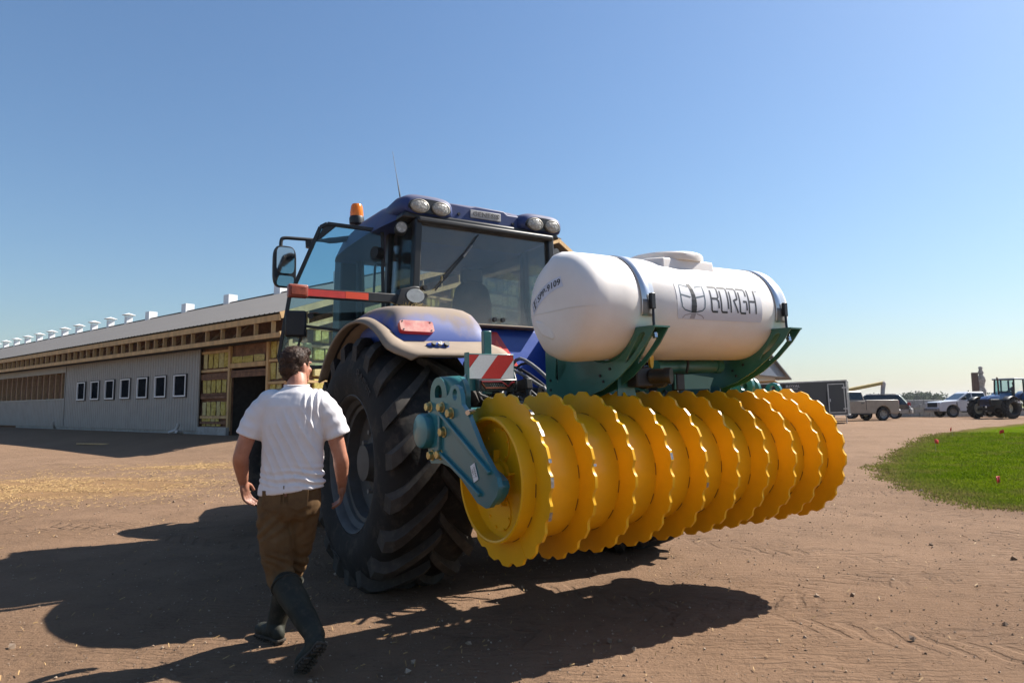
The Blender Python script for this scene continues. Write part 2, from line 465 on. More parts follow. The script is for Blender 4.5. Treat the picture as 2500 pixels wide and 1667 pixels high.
def make_lawn():
    st = .3; vid = {}; m = MB()
    for ix in range(int(5.0 / st), int(47 / st)):
        for iy in range(int(8 / st), int(41 / st)):
            if iy * st > 22 and (ix % 1): continue
            x, y = ix * st, iy * st
            if lawnd(x + st / 2, y + st / 2) < .12: continue
            q = []
            for dx, dy in ((0, 0), (1, 0), (1, 1), (0, 1)):
                k = (ix + dx, iy + dy)
                if k not in vid:
                    vid[k] = len(m.v); X, Y = k[0] * st, k[1] * st
                    m.v.append((X, Y, gz(X, Y) + .012 + .05 * S(0, 3, lawnd(X, Y))))
                q.append(vid[k])
            m.f.append(q)
    t = NT('lawn_turf'); p = t.wpos()
    n1 = t.noise(.5, 4, .6, p); n2 = t.noise(9, 5, .65, p); n3 = t.noise(60, 4, .7, p)
    c = t.mix(t.step(n1, .35, .65), (.080, .150, .003), (.115, .180, .006))
    c = t.mix(t.math('MULTIPLY', t.step(n2, .5, .75), .6), c, (.045, .085, .003))
    c = t.mix(t.math('MULTIPLY', t.step(n3, .58, .75), .4), c, (.18, .16, .045))
    c = t.mix(t.math('MULTIPLY', t.step(t.noise(.9, 4, .6, p), .52, .68), .5), c, (.18, .16, .05))
    dry = t.n('ShaderNodeAttribute', _attribute_name='dry').outputs['Fac']
    c = t.mix(t.math('MULTIPLY', dry, t.step(n2, .25, .6)), c, (.17, .125, .06)); c = t.mix(1.0, c, (.84, .80, .80), 'MULTIPLY')
    lm = t.done(t.bsdf(c, .9, 0, t.bump(t.noise(45, 5, .7, p), 1.0, .05), .0))
    o = m.build('lawn', lm, None, smooth=60)
    at_ = o.data.attributes.new('dry', 'FLOAT', 'POINT')
    at_.data.foreach_set('value', [S(1.5, .1, lawnd(v.co.x, v.co.y)) for v in o.data.vertices])
    tag(o, 'bright green mown lawn with a ragged edge beside the dirt', kind='structure')
    # blades
    rng = np.random.default_rng(4); V = []; F = []; k = 0; tries = 0; DR = []
    while k < 90000 and tries < 300000:
        tries += 1
        r = 8.6 * (34 / 8.6) ** rng.random(); a = radians(11 + 34 * rng.random()) + 0
        x, y = r * sin(a) + rng.normal() * .05, r * cos(a)
        if y < 8.3: continue
        d = lawnd(x, y)
        if d < -.25 or (d < .5 and rng.random() > (d + .25) / .75): continue
        h = (.018 + .026 * rng.random()) * (1 + .025 * r) * (.7 + .3 * S(0, 1, d)); w = .0025 + .0007 * r
        q = rng.random() * 6.28; lx, ly = rng.normal() * .5 * h, rng.normal() * .5 * h
        z = gz(x, y) + .005 + .05 * S(0, 3, d)
        V += [(x - cos(q) * w, y - sin(q) * w, z), (x + cos(q) * w, y + sin(q) * w, z), (x + lx, y + ly, z + h)]
        F.append((3 * k, 3 * k + 1, 3 * k + 2)); k += 1; DR += [S(1.3, .0, d) * (.3 + .9 * rng.random())] * 3
    me = bpy.data.meshes.new('grass'); me.from_pydata(V, [], F); me.update()
    at_ = me.attributes.new('dry', 'FLOAT', 'POINT'); at_.data.foreach_set('value', DR)
    t = NT('grass_blade'); p = t.wpos()
    n1 = t.noise(.8, 3, .6, p); n2 = t.noise(40, 2, .6, p)
    c = t.mix(t.step(n1, .35, .65), (.098, .178, .003), (.155, .232, .008))
    c = t.mix(t.math('MULTIPLY', t.step(n2, .52, .7), .6), c, (.22, .20, .05))
    c = t.mix(t.math('MULTIPLY', t.step(t.noise(.9, 4, .6, p), .52, .68), .5), c, (.21, .19, .055))
    c = t.mix(t.math('MULTIPLY', t.n('ShaderNodeAttribute', _attribute_name='dry').outputs['Fac'], .85, True), c, (.20, .165, .07)); c = t.mix(1.0, c, (.84, .80, .80), 'MULTIPLY')
    di = t.bsdf(c, .9, 0, None, .03); tl = t.n('ShaderNodeBsdfTranslucent', Color=c).outputs[0]
    mx = t.n('ShaderNodeMixShader'); mx.inputs[0].default_value = .4; t.t.links.new(di, mx.inputs[1]); t.t.links.new(tl, mx.inputs[2])
    g = mkobj('grass', me, t.done(mx.outputs[0]))
    tag(g, 'short green grass blades covering the lawn', 'grass', kind='stuff')
make_lawn()

# ---------------- loose clods and pebbles, straw
def make_litter():
    rng = np.random.default_rng(11); m = MB()
    for i in range(8500):
        r = 2.6 * (16 / 2.6) ** rng.random(); a = radians(-45 + 90 * rng.random()); x, y = r * sin(a), r * cos(a)
        if lawnd(x, y) > .3: continue
        sz = (.0022 + .0045 * rng.random() ** 3) * (1 + .12 * r)
        if rng.random() < .03: sz *= 2.6
        z = gz(x, y) + sz * .35; R = Matrix.Rotation(rng.random() * 6.28, 3, 'Z') @ Matrix.Rotation(rng.random(), 3, 'X')
        vs = [Vector(v) for v in ((1, 0, 0), (-1, 0, 0), (0, 1, 0), (0, -1, 0), (0, 0, .75), (0, 0, -.6))]
        vs = [R @ (v * sz * (.7 + .6 * rng.random())) + Vector((x, y, z)) for v in vs]
        m.add(vs, [(0, 2, 4), (2, 1, 4), (1, 3, 4), (3, 0, 4), (2, 0, 5), (1, 2, 5), (3, 1, 5), (0, 3, 5)])
    t = NT('clod'); p = t.wpos(); n = t.noise(9, 2, .5, p)
    c = t.mix(t.step(n, .35, .7), (.17, .12, .085), (.36, .275, .20))
    o = m.build('pebbles', t.done(t.bsdf(c, .95, 0, None, .15)), None, fix=False)
    tag(o, 'small pebbles and dirt clods lying across the yard', 'pebbles', kind='stuff')
    V = []; F = []; k = 0
    def straw(x, y, L):
        nonlocal k
        q = rng.random() * 3.1416; w = .0016 + .00022 * sqrt(x * x + y * y); z = gz(x, y) + .006
        c, s = cos(q), sin(q); tz = rng.random() * .02
        V.extend([(x - c * L / 2 + s * w, y - s * L / 2 - c * w, z), (x - c * L / 2 - s * w, y - s * L / 2 + c * w, z + .004),
                  (x + c * L / 2 - s * w, y + s * L / 2 + c * w, z + tz + .004), (x + c * L / 2 + s * w, y + s * L / 2 - c * w, z + tz)])
        F.append((4 * k, 4 * k + 1, 4 * k + 2, 4 * k + 3)); k += 1
    for i in range(9500):
        if i % 4: x, y = -9.0 + rng.normal() * 2.2, 12.7 + rng.normal() * 1.6
        else: x, y = -7.2 + rng.normal() * 1.5, 16.8 + rng.normal() * .45 + 0
        if (x + 9) ** 2 / 30 + (y - 13.5) ** 2 / 16 > 1.3: continue
        if mnoise.noise(Vector((x * .8, y * 1.6, 4))) < -.15: continue
        straw(x, y, .03 + .07 * rng.random())
    for i in range(1100):
        r = 2.6 * (16 / 2.6) ** rng.random(); a = radians(-44 + 88 * rng.random()); x, y = r * sin(a), r * cos(a)
        if lawnd(x, y) < .2: straw(x, y, (.008 + .035 * rng.random() ** 2) * (1 + .04 * r))
    me = bpy.data.meshes.new('straw'); me.from_pydata(V, [], F); me.update()
    t = NT('straw'); p = t.wpos(); n = t.noise(7, 3, .6, p)
    sm = t.done(t.bsdf(t.mix(t.step(n, .3, .7), (.22, .13, .048), (.36, .235, .10)), .7, 0, None, .3))
    tag(mkobj('straw', me, sm), 'loose yellow straw scattered over the dirt before the barn', 'straw', kind='stuff')
make_litter()

# ---------------- far trees along the fields
def make_treeline():
    rng = np.random.default_rng(5); V = []; F = []; k = 0
    def tree(x, y, h, w):
        nonlocal k
        z0 = .4
        cl = [(rng.normal() * w * .28, rng.normal() * w * .28, h * (.3 + .55 * rng.random()), w * (.16 + .16 * rng.random())) for _ in range(12)]
        for _ in range(230):
            cx, cy, cz, cr = cl[rng.integers(12)]
            v = rng.normal(size=3); v /= np.linalg.norm(v); v *= cr * (.6 + .5 * rng.random())
            c = np.array([x + cx + v[0], y + cy + v[1], z0 + max(.3, cz + v[2] * .9)]); s = .35 + .35 * rng.random()
            a = rng.normal(size=3); a /= np.linalg.norm(a); b = np.cross(a, rng.normal(size=3)); b /= np.linalg.norm(b)
            V.extend([tuple(c - a * s), tuple(c + b * s), tuple(c + a * s), tuple(c - b * s)]); F.append((4 * k, 4 * k + 1, 4 * k + 2, 4 * k + 3)); k += 1
    for i in range(70):
        a = radians(12 + 36 * rng.random()); d = 470 + 90 * rng.random()
        tree(d * sin(a), d * cos(a), 5.0 + 2.5 * rng.random(), 7 + 5 * rng.random())
    for px, h in ((.555, 6.5), (.575, 8.0), (.60, 9.0), (.62, 9.0), (.64, 7.5), (.535, 7.5), (.515, 6.5), (.69, 8.2), (.70, 7.4)):
        for q in range(3):
            y = 430 + 40 * rng.random(); tree(px * y + rng.normal() * 4, y, h * (.85 + .2 * rng.random()), 9 + 4 * rng.random())
    me = bpy.data.meshes.new('treeline'); me.from_pydata(V, [], F); me.update()
    t = NT('far_foliage'); p = t.wpos(); n = t.noise(.25, 3, .6, p)
    o = mkobj('treeline', me, t.done(t.bsdf(t.mix(t.step(n, .3, .7), (.035, .055, .022), (.075, .100, .038)), .9, 0, None, .1)))
    tag(o, 'low dark green line of far trees on the horizon', 'trees', kind='stuff')
make_treeline()
# ================================================================== BARN
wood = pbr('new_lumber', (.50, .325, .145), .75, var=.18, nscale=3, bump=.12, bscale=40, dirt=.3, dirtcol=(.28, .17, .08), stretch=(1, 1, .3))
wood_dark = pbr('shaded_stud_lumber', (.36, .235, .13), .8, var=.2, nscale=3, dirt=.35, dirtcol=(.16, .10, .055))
osb = pbr('old_brown_boards', (.17, .085, .045), .85, var=.35, nscale=4, bump=.25, bscale=30, dirt=.5, dirtcol=(.07, .035, .02))
def _batt():
    t = NT('yellow_insulation'); p = t.pos(); n = t.noise(7, 5, .65, p); rnd = t.n('ShaderNodeObjectInfo').outputs['Random']
    c = t.mix(t.step(n, .3, .7), (.40, .31, .07), (.60, .50, .17)); c = t.mix(t.step(rnd, .3, 1.0), c, t.mix(.5, c, (.58, .52, .34)))
    c = t.mix(t.math('MULTIPLY', t.step(t.noise(13, 5, .7, p), .52, .7), .6), c, (.16, .10, .04))
    return t.done(t.bsdf(c, .95, 0, t.bump(t.noise(26, 5, .65, p), .8, .03), .1))
batt_mat = _batt()
siding_mat = pbr('grey_siding', (.285, .272, .25), .55, var=.08, nscale=1.2, dirt=.15, dirtcol=(.2, .18, .15))
roof_mat = pbr('pale_roof_sheet', (.108, .102, .098), .6, metal=0, var=.05, nscale=.6)
white_pvc = pbr('white_vent_paint', (.80, .80, .80), .5, var=.03)
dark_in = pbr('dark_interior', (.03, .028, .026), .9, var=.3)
conc = pbr('grey_concrete', (.33, .32, .30), .9, var=.15, nscale=3, bump=.3, bscale=50, dirt=.3)
win_glass = pbr('dark_window_glass', (.010, .013, .018), .25, var=.4, spec=.0)
win_frame = pbr('pale_window_frame', (.80, .80, .80), .5, var=.04)
trimdark = pbr('dark_trim', (.03, .03, .032), .6)

def make_barn():
    rz = atan2(BD.y, BD.x)
    root = empty('barn', (BB.x, BB.y, 0), (0, 0, rz))
    # local: X along the long wall (away), Y = outward?  -> local Y is left of X: BN inward is -Y, so outward is +Y
    tag(root, 'long low barn under construction with grey siding, exposed studs and yellow insulation', 'barn')
    OH, END, LEN = .6, -5.76, 150.0
    Z0 = .5
    W2 = 15.73                                           # wall to ridge line
    def ribbed(name, x0, x1, z0, z1, y, mat, pitch, depth):
        m = MB(); n = int((x1 - x0) / pitch); xs = []
        for i in range(n):
            b = x0 + i * pitch
            xs += [(b, 0), (b + pitch * .62, 0), (b + pitch * .72, depth), (b + pitch * .9, depth)]
        xs.append((x1, 0))
        m.grid([[Vector((x, y + d, z0)) for x, d in xs], [Vector((x, y + d, z1)) for x, d in xs]])
        return m.build(name, mat, root, fix=False)
    # wall core behind everything (with the doorway left open)
    m = MB()
    m.box(((LEN + 13.9) / 2, -.17, (Z0 + 3.95) / 2 - .15), (LEN - 13.9, .02, .01))
    def core(x0, x1, z0, z1): m.box(((x0 + x1) / 2, -.14, (z0 + z1) / 2), (x1 - x0, .04, z1 - z0))
    core(END, -4.63, Z0 - .2, 3.95); core(-4.63, -2.2, 2.95, 3.95); core(-2.2, 14.2, Z0 - .2, 3.95)
    core(14.2, LEN, Z0 - .2, 2.06); core(14.2, LEN, 3.44, 3.95)
    m.build('wall_sheathing', osb, root)
    ribbed('siding_panel', 0, 14.2, .62, 3.80, .03, siding_mat, .23, .022)
    ribbed('siding_panel', 14.2, LEN, .62, 2.04, .03, siding_mat, .23, .022)
    ribbed('siding_panel', 14.2, LEN, 3.46, 3.95, .02, siding_mat, .9, .004)
    MB().box((14.2, .05, 2.3), (.07, .05, 3.3)).build('corner_trim', siding_mat, root)
    MB().box((.0, .05, 2.3), (.07, .05, 3.3)).build('corner_trim', siding_mat, root)
    m = MB().box((14.2 + 60, .045, 2.06), (120, .05, .07)); m.build('sill_trim', siding_mat, root)
    # open bays: dark back wall and studs
    MB().box((14.2 + 65, -.5, 2.75), (131, .04, 1.4)).build('back_board', osb, root)
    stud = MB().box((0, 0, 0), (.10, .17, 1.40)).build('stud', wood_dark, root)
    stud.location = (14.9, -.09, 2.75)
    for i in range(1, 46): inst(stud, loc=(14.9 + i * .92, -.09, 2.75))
    MB().box((11 + 0, -.06, .53), (22, .1, .2)).build('foundation', conc, root)
    MB().box((END / 2 - .1 + .0 + 1.0, .03, .64), (.01, .01, .01))
    MB().box((-1.12, .02, .62), (2.14, .12, .34)).build('foundation', conc, root)
    MB().box((-5.2, .02, .62), (1.12, .12, .34)).build('foundation', conc, root)
    # windows
    for i in range(7):
        x = 1.0 + i * 1.737; w, h = .98 if i else 1.02, .84
        fr = MB()
        for a, b, c, d in ((x, 1.98, x + w, 2.03), (x, 2.82, x + w, 2.86), (x, 2.03, x + .05, 2.82), (x + w - .05, 2.03, x + w, 2.82)):
            fr.box(((a + c) / 2, .075, (b + d) / 2), (c - a, .07, d - b))
        f = fr.build('window', win_frame, root)
        g = MB()
        for a, b, c, d in ((x - .04, 1.94, x + w + .04, 1.98), (x - .04, 2.86, x + w + .04, 2.90), (x - .04, 1.98, x, 2.86), (x + w, 1.98, x + w + .04, 2.86)):
            g.box(((a + c) / 2, .065, (b + d) / 2), (c - a, .05, d - b))
        g.build('frame_edge', trimdark, f)
        MB().box((x + w / 2, .062, 2.42), (w - .12, .01, .78)).build('pane', win_glass, f)
    # insulated strip with doorway
    rng = random.Random(3)
    def batt(x, z, w, h):
        q = MB(); nx, nz = 3, 3; pts = []
        for a in range(nz + 1):
            pts.append([Vector((x + w * (b / nx - .5) + rng.uniform(-.012, .012), -.115 + (.075 + rng.uniform(-.02, .025)) * (0 < b < nx and 0 < a < nz or .55), z + h * (a / nz - .5) + rng.uniform(-.015, .015))) for b in range(nx + 1)])
        q.grid(pts); q.add([pts[0][0] + Vector((0, -.06, 0))], [])
        q.build('insulation_batt', batt_mat, root, smooth=50, fix=False)
    def boardx(x0, x1, z, h, d=.05, mat=wood): MB().box(((x0 + x1) / 2, -.09 + d / 2 + .03, z), (x1 - x0, d, h)).build('board', mat, root)
    rowsz = [(3.33, .62, 0), (2.53, .0, 1), (2.33, .52, 0), (1.72, .0, 1), (1.48, .55, 0), (1.05, .28, 0), (.86, .14, 0)]
    for z, h, dark in rowsz:
        if h:
            x = -.08
            while x > -2.0:
                w = rng.uniform(.28, .42)
                if not (z < 1.1 and x < -1.3): batt(x - w / 2, z, w - .03, h - .03)
                x -= w + rng.uniform(0, .05)
    for z in (3.64, 2.93, 2.73, 2.63, 2.01, 1.93, 1.16, .95, .77): boardx(-2.05, -.02, z, .10 if z not in (2.73, 1.93) else .15, .05, wood if z in (3.64, 2.93, 1.16) else osb)
    boardx(-4.9, -2.0, 3.84, .09); boardx(-4.55, -2.12, 3.05, .16)
    for i in range(3): batt(-2.55 - i * .74, 3.27, .70, .24)
    for z in (2.83, 2.74, 2.66): MB().box((-3.4, -.07, z), (2.4, .06, .08)).build('board', osb, root)
    for x in (-2.12, -4.68): MB().box((x, -.045, 2.25), (.13, .1, 3.2)).build('door_post', wood, root)
    for c in range(2):
        for r in range(4): batt(-4.95 - c * .38, 3.5 - r * .74, .32, .56)
    for z in (3.12, 2.35, 1.55): boardx(END, -4.75, z, .09, .05, wood)
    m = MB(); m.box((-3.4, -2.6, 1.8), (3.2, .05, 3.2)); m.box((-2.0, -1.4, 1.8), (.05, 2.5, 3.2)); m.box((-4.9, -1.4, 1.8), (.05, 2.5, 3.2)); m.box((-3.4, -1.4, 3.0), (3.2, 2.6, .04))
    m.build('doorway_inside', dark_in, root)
    # eave: lower and upper fascia, studs between, soffit deck
    MB().box(((LEN + END) / 2 - .3, OH, 3.87), (LEN - END + .6, .05, .16)).build('lower_fascia', wood, root)
    MB().box(((LEN + END) / 2 - .3, OH, 4.45), (LEN - END + .6, .05, .20)).build('upper_fascia', wood, root)
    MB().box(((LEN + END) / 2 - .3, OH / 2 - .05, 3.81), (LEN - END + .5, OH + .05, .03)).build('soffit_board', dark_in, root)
    MB().box(((LEN + END) / 2, -.35, 4.2), (LEN - END, .03, .8)).build('eave_back_board', osb, root)
    st = MB().box((0, 0, 0), (.055, .14, .40)).build('eave_stud', wood, root); st.location = (-5.85, OH - .08, 4.15)
    xs = [-4.79, -3.67, -2.57, -1.46, -.35]; x = .4
    while x < 60: xs.append(x); x += .80
    for x in xs: inst(st, loc=(x, OH - .08, 4.15))
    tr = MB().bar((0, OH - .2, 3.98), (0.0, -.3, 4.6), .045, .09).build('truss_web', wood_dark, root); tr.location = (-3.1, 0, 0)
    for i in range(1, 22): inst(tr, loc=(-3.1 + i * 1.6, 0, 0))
    # roof sheets (ribbed) on both slopes
    sl = (10.29 - 4.60) / (W2 + OH)
    m = MB(); xs = []; p = .305; x = END - .62
    while x < LEN:
        xs += [(x, 0), (x + p * .70, 0), (x + p * .77, .022), (x + p * .92, .022)]; x += p
    def rows(sgn):
        out = []
        for y in (OH + .06, -W2):
            z = 4.60 + (OH + .0 - y) * sl + .03
            yy = y if sgn > 0 else -2 * W2 - y
            out.append([Vector((a, yy, z + b)) for a, b in xs])
        return out
    m.grid(rows(1)); m.build('roof', roof_mat, root, fix=False)
    m = MB(); m.grid(rows(-1)); m.build('roof', roof_mat, root, fix=False)
    m = MB().box(((LEN + END) / 2, -W2, 10.33), (LEN - END + 1.2, .5, .05)); m.build('ridge_cap', roof_mat, root)
    m = MB()
    m.add([(END - .5, OH, 4.58), (END - .5, -W2, 10.27), (LEN, -W2, 10.27), (LEN, OH, 4.58)], [[0, 1, 2, 3]]); m.build('roof_deck', wood_dark, root)
    # ridge vents: boxes then hooded chimneys
    for x in VENTS_BOX:
        MB().box((x, -W2, 10.60), (.84, .78, .82)).build('roof_vent', white_pvc, root)
    c0 = None
    for x in VENTS_CAP:
        if c0 is None:
            c0 = MB().box((0, 0, .36), (.56, .56, .75)).build('roof_vent', white_pvc, root)
            mm = MB()
            for a in (-.25, .25):
                for b in (-.25, .25): mm.box((a, b, .82), (.05, .05, .25))
            mm.build('hood_struts', white_pvc, c0)['kind'] = 'stuff'
            MB().lathe([(.92, .01), (.92, .62), (.95, .62), (1.14, .02)], ax=(0, 0, 1), n=16).build('vent_hood', white_pvc, c0)
            c0.location = (x, -W2, 10.25)
        else:
            c = copy_tree(c0, root); c.location = (x, -W2, 10.25)
    # gable end: raking chords with studs, and the insulated end wall behind
    ge = END - .60
    for s in (1, -1):
        Y = lambda v: v if s > 0 else -2 * W2 - v
        up = MB().bar((ge, Y(OH), 4.51), (ge, Y(-W2), 4.51 + (W2 + OH) * sl), .05, .22); up.build('rake_chord', wood, root)
        lo = MB().bar((ge, Y(OH), 3.88), (ge, Y(-W2 + 2.6), 3.88 + (W2 + OH - 2.6) * sl * .96), .05, .18); lo.build('rake_chord', wood, root)
        for i in range(1, 15):
            y = OH - i * 1.08
            zt = 4.42 + (OH - y) * sl; zb = 3.95 + (OH - y) * sl * .96
            MB().box((ge + .05, Y(y), (zt + zb) / 2), (.09, .05, zt - zb)).build('rake_stud', wood, root)
    # end wall
    m = MB(); m.add([(END, 0, .4), (END, -2 * W2, .4), (END, -2 * W2, 4.3), (END, -W2, 9.9), (END, 0, 4.3)], [[0, 1, 2, 3, 4]]); m.build('end_wall_sheathing', osb, root)
    rng2 = random.Random(8)
    y = -.3
    while y > -22:
        zt = 4.2 + (-y) * sl if y > -W2 else 4.2 + (2 * W2 + y) * sl
        z = 1.3
        while z < zt - .6:
            h = rng2.uniform(.46, .58); w = rng2.uniform(.62, .80)
            if rng2.random() < .9 and abs(y) < 15 and z > 1.9:
                q = MB(); k_ = rng2.uniform(.3, .7)
                for w0, w1 in ((0, w * k_ - .012), (w * k_ + .012, w)): q.box((END - .05 + rng2.uniform(-.02, .02), y - (w0 + w1) / 2, z + h / 2 + rng2.uniform(-.03, .03)), (.12, w1 - w0, h + rng2.uniform(-.06, .04)), Matrix.Rotation(rng2.uniform(-.03, .03), 3, 'X'))
                q.build('insulation_batt', batt_mat, root, bevel=.035, seg=2)
            z += .62
        y -= .78
    for z in (1.2, 1.82, 2.44, 3.06, 3.68, 4.3, 4.92, 5.54, 6.16):
        y0 = -max(0, (z - 4.2) / sl); MB().box((END - .10, (y0 - 2 * W2 - y0) / 2 - 0, z - .05), (.05, 2 * W2 + 2 * y0, .09)).build('board', wood, root)
    for i in range(9): MB().box((END - .14, -.1 - i * 2.0, 2.4), (.05, .14, 4.0)).build('door_post', wood, root)
    return root
VENTS_BOX = (4.6, 12.0, 19.4, 26.9, 34.3, 41.7)
VENTS_CAP = (46.9, 51.4, 55.8, 60.2, 64.6, 69.0, 73.4, 77.8, 82.3, 86.9, 91.4)
BARN = make_barn()

# loose things by the barn wall
def bpt(s, out): p = BB + BD * s - BN * out; return p.x, p.y
galv = pbr('dull_galvanised', (.42, .42, .41), .55, metal=.2, var=.1)
for i, (s, out, lab) in enumerate(((14.2, .5, 'pale downspout elbow at the foot of the barn wall by the open bays'), (.6, .5, 'pale downspout elbow at the foot of the siding corner'), (.0, .75, 'short grey pipe piece lying beside the downspout elbow'))):
    x, y = bpt(s, out); z = gz(x, y)
    o = MB().tube(catmull([(0, 0, .42), (.02, -.02, .28), (.12, -.1, .14), (.32, -.24, .08)] if i < 2 else [(-.2, 0, .08), (0, .02, .12), (.25, .05, .16)], 4), .06, 10).build('downspout', galv, None, smooth=40)
    o.location = (x, y, z); o.rotation_euler = (0, 0, 2.6 + i); tag(o, lab, 'downspout')
x, y = bpt(1.6, 3.1); o = MB().box((0, 0, .03), (1.5, .14, .04)).build('plank', wood, None); o.location = (x, y, gz(x, y)); o.rotation_euler = (0, 0, -.35)
tag(o, 'loose wooden plank lying on the dirt in the barn shade', 'plank')
# ================================================================== TRACTOR
TAZ = radians(57.84)
TA = Vector((sin(TAZ), cos(TAZ), 0)); TF = Vector((-cos(TAZ), sin(TAZ), 0))
TO = TA * 3.44 + TF * 5.45                       # ground under the rear axle
TRZ = pi / 2 - TAZ
def Tw(x, y, z): return TO + TA * x + TF * y + Vector((0, 0, z))

blue = pbr('tractor_blue', (.022, .062, .30), .32, var=.08, nscale=3, dust=.0, spec=.5, dirt=.12, dirtcol=(.10, .10, .14), coat=.3)
blue_dusty = pbr('tractor_blue_dusty', (.030, .072, .29), .5, var=.08, nscale=2.2, dust=.95, dustcol=(.265, .206, .152), spec=.4, dlo=.30, dhi=.78)
roof_blue = pbr('roof_blue', (.026, .046, .150), .5, var=.12, nscale=2, dust=.40, dustcol=(.22, .20, .21), dirt=.3, dirtcol=(.11, .11, .15), spec=.35)
flare_mat = pbr('dusty_flare', (.25, .193, .140), .85, var=.10, nscale=5, dirt=.2, dirtcol=(.20, .15, .11), bump=.05)
black = pbr('black_plastic', (.014, .014, .015), .5, var=.3, nscale=4, dirt=.25, dirtcol=(.06, .05, .04))
blackpaint = pbr('black_frame_paint', (.012, .012, .013), .4, var=.2)
rubber = pbr('tyre_rubber', (.016, .0155, .015), .8, var=.25, nscale=3, bump=.25, bscale=30, dirt=.6, dirtcol=(.070, .056, .044), spec=.25)
lugtop = pbr('worn_lug_face', (.048, .043, .038), .85, var=.2, nscale=6, dirt=.5, dirtcol=(.10, .082, .064), spec=.2)
rimmat = pbr('grey_rim', (.075, .072, .068), .6, metal=.2, var=.25, nscale=4, dirt=.7, dirtcol=(.085, .068, .052))
def _lens():
    t = NT('lamp_lens'); p = t.pos(); v = t.voro(38, p); n = t.noise(14, 4, .6, p)
    c = t.mix(t.step(v, .1, .6), (.50, .48, .43), (.30, .29, .26)); c = t.mix(t.step(n, .45, .75), c, (.36, .30, .23))
    return t.done(t.bsdf(c, .22, 0, t.bump(v, .5, .01), .5))
lens_grey = _lens()
lamp_rim = pbr('lamp_ring', (.30, .28, .24), .45, metal=.4)
red_lens = pbr('red_tail_lens', (.42, .03, .03), .3, var=.1, dust=.8, dustcol=(.46, .32, .25))
red_refl = pbr('red_reflector', (.62, .05, .035), .3, var=.1, nscale=10, dirt=.3, dirtcol=(.40, .08, .06))
orange_refl = pbr('bright_red_orange_reflector', (.85, .09, .03), .3, var=.06)
amber_dull = pbr('amber_lens', (.30, .055, .02), .3, var=.25, nscale=25)
chrome = pbr('polished_metal', (.62, .62, .63), .2, metal=.9, var=.05)
steel = pbr('dull_steel', (.22, .215, .21), .5, metal=.5, var=.2, dirt=.4)
tint_glass = glassmat('blue_tinted_door_glass', (.63, .80, .84), dirt=.02, refl=.05)
clear_tint = glassmat('tinted_cab_glass', (.72, .80, .81), dirt=.03, refl=.06)
rear_glass_mat = glassmat('dusty_rear_glass', (.82, .84, .85), dirt=.19, dirtcol=(.40, .37, .34), refl=.06, dscale=2.2, low=.18)
white_print = pbr('white_print', (.70, .70, .70), .5, var=.02)
seat_mat = pbr('seat_fabric', (.028, .028, .032), .85, var=.2)
hay = pbr('chaff', (.32, .24, .10), .9, var=.4, nscale=20)

def tyre_mesh(R, xw, rim_r, nl, lugh, kink=24, side_in=.06, left=True):
    """tyre about the X axis, outer face at -xw/2; returns (carcass MB, lugs MB)"""
    h = xw / 2; m = MB(); Rb = R - lugh
    prof = [(-h + side_in + .04, rim_r), (-h + .03, rim_r + .03), (-h - .005, rim_r + (Rb - rim_r) * .28), (-h - .012, rim_r + (Rb - rim_r) * .5), (-h + .012, Rb - .12), (-h + .05, Rb - .055), (-h + .10, Rb - .022),
            (-h * .45, Rb - .003), (0, Rb), (h * .45, Rb - .003), (h - .10, Rb - .022), (h - .05, Rb - .055), (h - .012, Rb - .12), (h + .012, rim_r + (Rb - rim_r) * .5), (h + .005, rim_r + (Rb - rim_r) * .28), (h - .03, rim_r + .03), (h - side_in - .04, rim_r)]
    m.lathe(prof, n=72, closed=True)
    L = MB()
    def pt(x, a, r): return Vector((x, r * cos(a), r * sin(a)))
    def base(x):
        ax = abs(x)
        if ax < h * .45: return Rb - .003
        if ax < h - .10: return Rb - .003 - .019 * (ax - h * .45) / (h * .55 - .10)
        if ax < h - .05: return Rb - .022 - .033 * (ax - h + .10) / .05
        return Rb - .055 - .075 * (ax - h + .05) / .038
    for side in (-1, 1):
        for i in range(nl):
            a0 = 2 * pi * (i + (.5 if side > 0 else 0)) / nl
            rings = []
            for k in range(9):
                s = k / 8
                x = side * (-.02 + s * (h + .012))
                x = side * min(abs(x), h + .004) if k else side * -.02
                bend = radians(kink) * (s ** .9)
                a = a0 + bend
                hw = (.044 + .026 * s) / R * 1.0
                top = R - .006 * s if abs(x) < h - .06 else R - .02 - max(0, (abs(x) - h + .06)) * .8
                bs = base(x) - .02
                if k == 0: top = R - .012
                if k == 8: bs -= .05; top = R - .075
                tw = hw * .80
                rings.append([pt(x, a - hw * 1.25, bs), pt(x, a - tw, top), pt(x, a + tw, top), pt(x, a + hw * 1.25, bs)])
            L.loft(rings)
    return m, L

